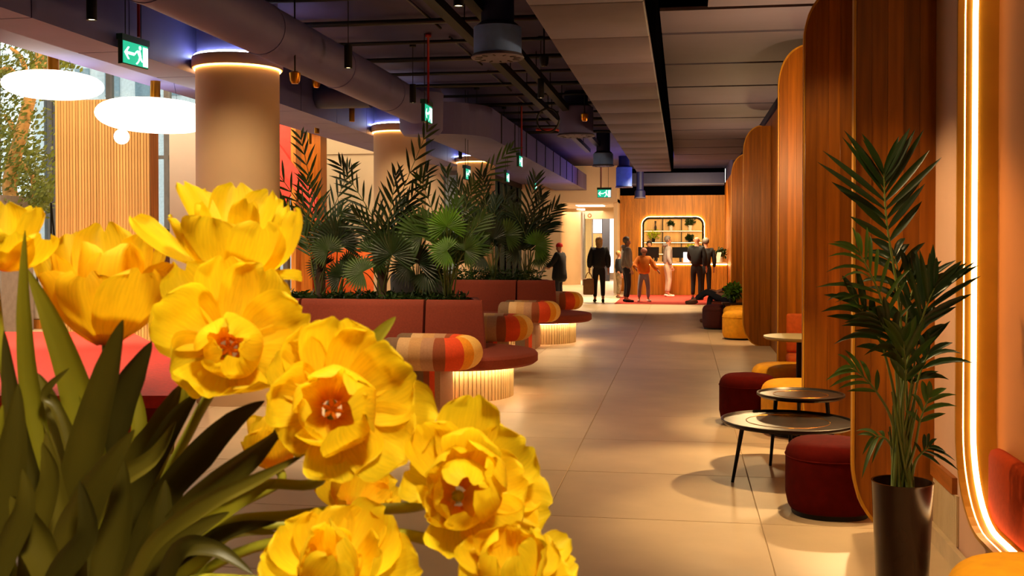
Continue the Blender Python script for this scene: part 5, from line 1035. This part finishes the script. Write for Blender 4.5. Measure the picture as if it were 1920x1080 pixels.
# D middle, facing the camera
tulip('open yellow tulip in the middle showing its orange centre', (428, 655), .80, (436, 648, -.05), [
    (300, 552, -.035, 128, .3, .18, -.05), (318, 690, -.03, 120, .28, .2, .05), (420, 742, -.045, 150, .24, .16, .02), (352, 488, .0, 116, .24, .12, .04), (430, 478, -.005, 108, .24, .12, .06), (505, 500, -.0, 120, .24, .12, .06), (566, 572, -.01, 116, .24, .14, .06), (572, 620, .01, 110, .2, .1, .08), (505, 720, -.035, 120, .26, .16, .04), (290, 600, -.01, 110, .25, .16, .05), (545, 680, -.0, 110, .25, .14, .06),
    (398, 600, -.042, 96, .3, .2, -.16), (478, 618, -.046, 100, .32, .22, -.22), (392, 668, -.045, 74, .32, .2, -.18), (476, 676, -.05, 92, .32, .22, -.2), (425, 700, -.045, 80, .32, .2, -.1)],
    [(290, 960, .86), (360, 800, .85), (415, 700, .83)], 0, .018, stamens=True)
# E right, facing the camera
tulip('large open yellow tulip right of the middle, facing the camera', (622, 768), .76, (632, 762, -.05), [
    (570, 606, -.0, 120, .24, .12, .06), (640, 596, -.01, 130, .22, .12, .06), (714, 632, -.005, 130, .22, .12, .06), (776, 700, -.015, 140, .22, .12, .04), (822, 790, -.02, 130, .22, .14, .02), (768, 856, -.03, 140, .24, .14, .04), (668, 892, -.03, 140, .24, .14, .05), (578, 866, -.02, 120, .24, .14, .04), (512, 800, -.02, 120, .25, .16, .02), (508, 716, -.02, 120, .26, .16, -.04), (528, 650, -.01, 110, .25, .14, .04),
    (575, 705, -.035, 110, .3, .18, -.1), (650, 680, -.035, 120, .3, .18, -.14), (706, 730, -.04, 120, .3, .2, -.2), (690, 806, -.05, 140, .28, .24, -.24), (622, 848, -.045, 120, .28, .2, -.12), (568, 800, -.045, 90, .3, .18, -.08)],
    [(320, 985, .84), (480, 912, .82), (600, 900, .80)], 0, .02, stamens=True)
# F lower right
tulip('ruffled yellow tulip at the lower right of the bouquet', (858, 930), .74, (872, 912, -.05), [
    (876, 738, .0, 110, .26, .1, .05), (920, 770, .02, 110, .22, .1, .05), (984, 818, .0, 120, .22, .12, .04), (800, 790, -.01, 100, .25, .14, .05), (985, 890, -.01, 110, .25, .14, .06), (1022, 902, .01, 90, .24, .12, .1), (768, 868, .0, 110, .25, .14, .06), (1036, 962, -.0, 110, .24, .12, .08), (800, 970, -.03, 96, .28, .16, -.02), (862, 1045, -.035, 110, .26, .14, .03), (960, 1010, -.03, 120, .25, .14, .04), (1010, 1000, .0, 100, .25, .12, .06),
    (905, 795, -.03, 110, .3, .16, -.1), (948, 846, -.04, 110, .3, .18, -.16), (832, 838, -.035, 96, .3, .18, -.1), (950, 925, -.05, 110, .3, .2, -.24), (818, 925, -.04, 80, .3, .16, -.06), (900, 985, -.045, 110, .3, .2, -.18), (885, 865, -.05, 96, .32, .2, -.2)],
    [(360, 1010, .82), (560, 965, .80), (760, 952, .77), (800, 942, .76)], 3, .030)
# G bottom
tulip('yellow tulip at the bottom edge, under the stems', (620, 1090), .70, (630, 1030, -.03), [
    (486, 1050, -.01, 120, .24, .16, .06), (530, 980, .0, 110, .24, .14, .05), (598, 950, .01, 110, .24, .12, .05), (668, 946, .015, 120, .24, .1, .04), (738, 968, .005, 130, .24, .14, .05), (786, 1040, -.01, 130, .24, .16, .05), (570, 1000, -.03, 90, .3, .16, -.08), (650, 1010, -.035, 110, .3, .16, -.06), (715, 1020, -.03, 100, .3, .16, .0), (610, 1050, -.05, 90, .3, .2, -.05)],
    [(330, 1100, .82), (480, 1090, .76)], 4, .03, 'petal')
# H bottom right
tulip('drooping yellow tulip at the bottom right corner of the bouquet', (950, 1100), .70, (960, 1040, -.03), [
    (866, 1040, .0, 110, .24, .16, .06), (905, 992, .01, 120, .24, .12, .04), (965, 985, .0, 130, .26, .14, .02), (1025, 1000, .01, 110, .24, .12, .06), (1070, 1006, .02, 60, .24, .06, .04), (1084, 1052, .01, 70, .24, .1, .06), (1020, 1040, -.03, 110, .28, .16, .02), (920, 1040, -.035, 110, .28, .18, .0), (975, 1030, -.04, 100, .3, .2, .0), (1076, 1080, .0, 80, .24, .1, .02)],
    [(400, 1060, .80), (640, 1000, .77), (830, 1020, .73)], 4, .03)
# I behind the stems
tulip('yellow tulip partly hidden behind the stems below the large open one', (660, 960), .93, (690, 900, -.02), [(610, 890, 0, 90, .25, .1, .05), (680, 870, 0, 100, .25, .1, .05), (745, 900, 0, 90, .25, .1, .05), (640, 930, -.03, 90, .25, .14, .05), (720, 945, -.03, 90, .25, .14, .05)],
    [(350, 1020, .92), (520, 985, .93)], 3, .03, 'petal2')
tulip('yellow tulip half hidden behind the leaves left of the large open one', (520, 880), .96, (505, 790, 0), [(470, 780, 0, 90, .25, .12, .05), (520, 770, -.02, 100, .25, .12, .05), (560, 800, 0, 80, .25, .12, .05), (500, 800, -.03, 90, .25, .14, .05)],
    [(330, 1010, .94), (440, 950, .96)], 3, .03, 'petal2')
# leaves: each a blade rising from the vase
bl = thing('tulip_foliage', 'fan of dark green tulip leaves rising from the vase at the lower left', 'leaves', VB)
def blade(pts, w, d0, d1, m='tleaf', twist=0, tipw=.04, name='leaf'):
    n0 = len(pts); P = catmull([at(p[0], p[1], d0 + (d1 - d0) * i / (n0 - 1)) for i, p in enumerate(pts)], 7); N = len(P) - 1; q = MB(); vs = []
    for i, p in enumerate(P):
        t_ = i / N; dr = (P[min(i + 1, N)] - P[max(i - 1, 0)]).normalized(); vw = (EYE - p).normalized(); s = dr.cross(vw).normalized(); nn = s.cross(dr).normalized(); tw = twist * (t_ - .3); s, nn = s * math.cos(tw) + nn * math.sin(tw), nn * math.cos(tw) - s * math.sin(tw)
        ww = w * .84 / F * d0 * interp([(0, .55), (.25, .85), (.5, 1), (.75, .70), (.92, .28), (1, tipw)], t_)
        for j in range(7): u = -1 + j / 3; vs.append(p + s * ww / 2 * u + nn * ww * (.20 * u * u + .03 * math.cos(2 * PI * u)) + nn * ww * .03 * math.sin(9 * t_ + 2 * u))
    k = 7; q.add(vs, [(i * k + j, i * k + j + 1, (i + 1) * k + j + 1, (i + 1) * k + j) for i in range(N) for j in range(k - 1)]); return q.build(name, M[m], bl, True)
B1 = (205, 1170)
for a in [([(660, 700), (700, 640), (742, 594)], 34, .80, .80, 'tleaf2', .2), ([B1, (150, 1060), (190, 930), (285, 860), (330, 790)], 54, .82, .80, 'tleaf', .5), ([B1, (300, 1040), (420, 960), (520, 900)], 46, .80, .79, 'tleaf2', .4), ([(60, 1190), (110, 1080), (165, 1000), (150, 900)], 60, .73, .72, 'tleaf', .5), ([B1, (270, 900), (330, 780), (352, 690)], 44, .90, .90, 'tleaf2', .4), ([(-30, 1150), (10, 1040), (45, 950), (42, 880)], 56, .72, .71, 'tleaf', -.5), ([B1, (170, 900), (140, 760), (112, 700)], 46, .85, .85, 'tleaf2', .4), ([B1, (120, 980), (62, 760), (46, 590), (47, 432)], 44, .86, .80, 'tleaf2', .5), ([B1, (190, 980), (150, 760), (105, 620), (52, 505)], 70, .88, .82, 'tleaf2', .4), ([B1, (130, 1000), (165, 830), (205, 690), (231, 600)], 78, .84, .78, 'tleaf', .6), ([B1, (190, 900), (215, 780), (250, 700), (284, 640)], 76, .87, .85, 'tleaf', -.4),
          ([B1, (250, 900), (300, 800), (340, 720)], 66, .88, .88, 'tleaf', .3), ([B1, (240, 960), (320, 800), (372, 735)], 56, .86, .84, 'tleaf', -.3), ([(150, 1180), (130, 1040), (180, 920), (252, 806)], 84, .76, .72, 'tleaf', .4), ([B1, (290, 960), (380, 850), (440, 790), (496, 752)], 66, .84, .80, 'tleaf', .4),
          ([B1, (330, 980), (420, 900), (480, 850), (530, 803)], 62, .82, .76, 'tleaf', -.3, .5), ([(230, 1150), (280, 1030), (380, 950), (480, 900), (572, 852)], 40, .78, .74, 'tleaf', .3), ([(240, 1160), (330, 1050), (430, 995), (520, 978)], 40, .82, .80, 'tleaf', -.3), ([(280, 1180), (330, 1040), (400, 1030), (474, 1076)], 46, .76, .72, 'tleaf', .5),
          ([(60, 1180), (70, 1000), (30, 800), (8, 620)], 58, .80, .78, 'tleaf', .4), ([(40, 1180), (60, 1020), (95, 900), (80, 830)], 54, .76, .74, 'tleaf', .6), ([(-20, 1180), (0, 1000), (20, 860), (34, 720)], 80, .74, .72, 'tleaf', -.3), ([B1, (150, 960), (120, 830), (85, 740), (70, 700)], 60, .84, .84, 'tleaf', .3), ([(100, 1180), (110, 1020), (95, 900), (86, 810)], 60, .78, .77, 'tleaf', -.4),
          ([B1, (230, 1020), (235, 900), (230, 820)], 80, .90, .92, 'tleaf', .2), ([B1, (280, 1000), (330, 900), (372, 830)], 70, .90, .92, 'tleaf', .2), ([(30, 1180), (-5, 1020), (-20, 900), (5, 760)], 70, .76, .74, 'tleaf2', .2), ([(180, 1180), (200, 1060), (225, 960), (232, 860)], 74, .76, .75, 'tleaf', .3), ([(240, 1180), (270, 1080), (300, 990), (310, 900)], 70, .80, .80, 'tleaf', -.2), ([(120, 1180), (85, 1060), (50, 980), (20, 930)], 74, .74, .72, 'tleaf', .3),
          ([B1, (250, 940), (262, 800), (246, 690)], 44, .92, .93, 'tleaf2', .2), ([(230, 1170), (360, 1060), (430, 1000), (520, 1000)], 40, .84, .82, 'tleaf2', .3), ([B1, (120, 800), (85, 740), (130, 690)], 26, .83, .82, 'tleaf', .2), ([(210, 1180), (260, 1080), (340, 1010), (430, 960)], 60, .80, .78, 'tleaf', .2), ([(200, 1180), (150, 1060), (150, 960), (170, 880)], 80, .80, .80, 'tleaf', .2), ([B1, (330, 1060), (360, 960), (420, 880)], 60, .86, .86, 'tleaf', -.2)]:
    blade(*a)
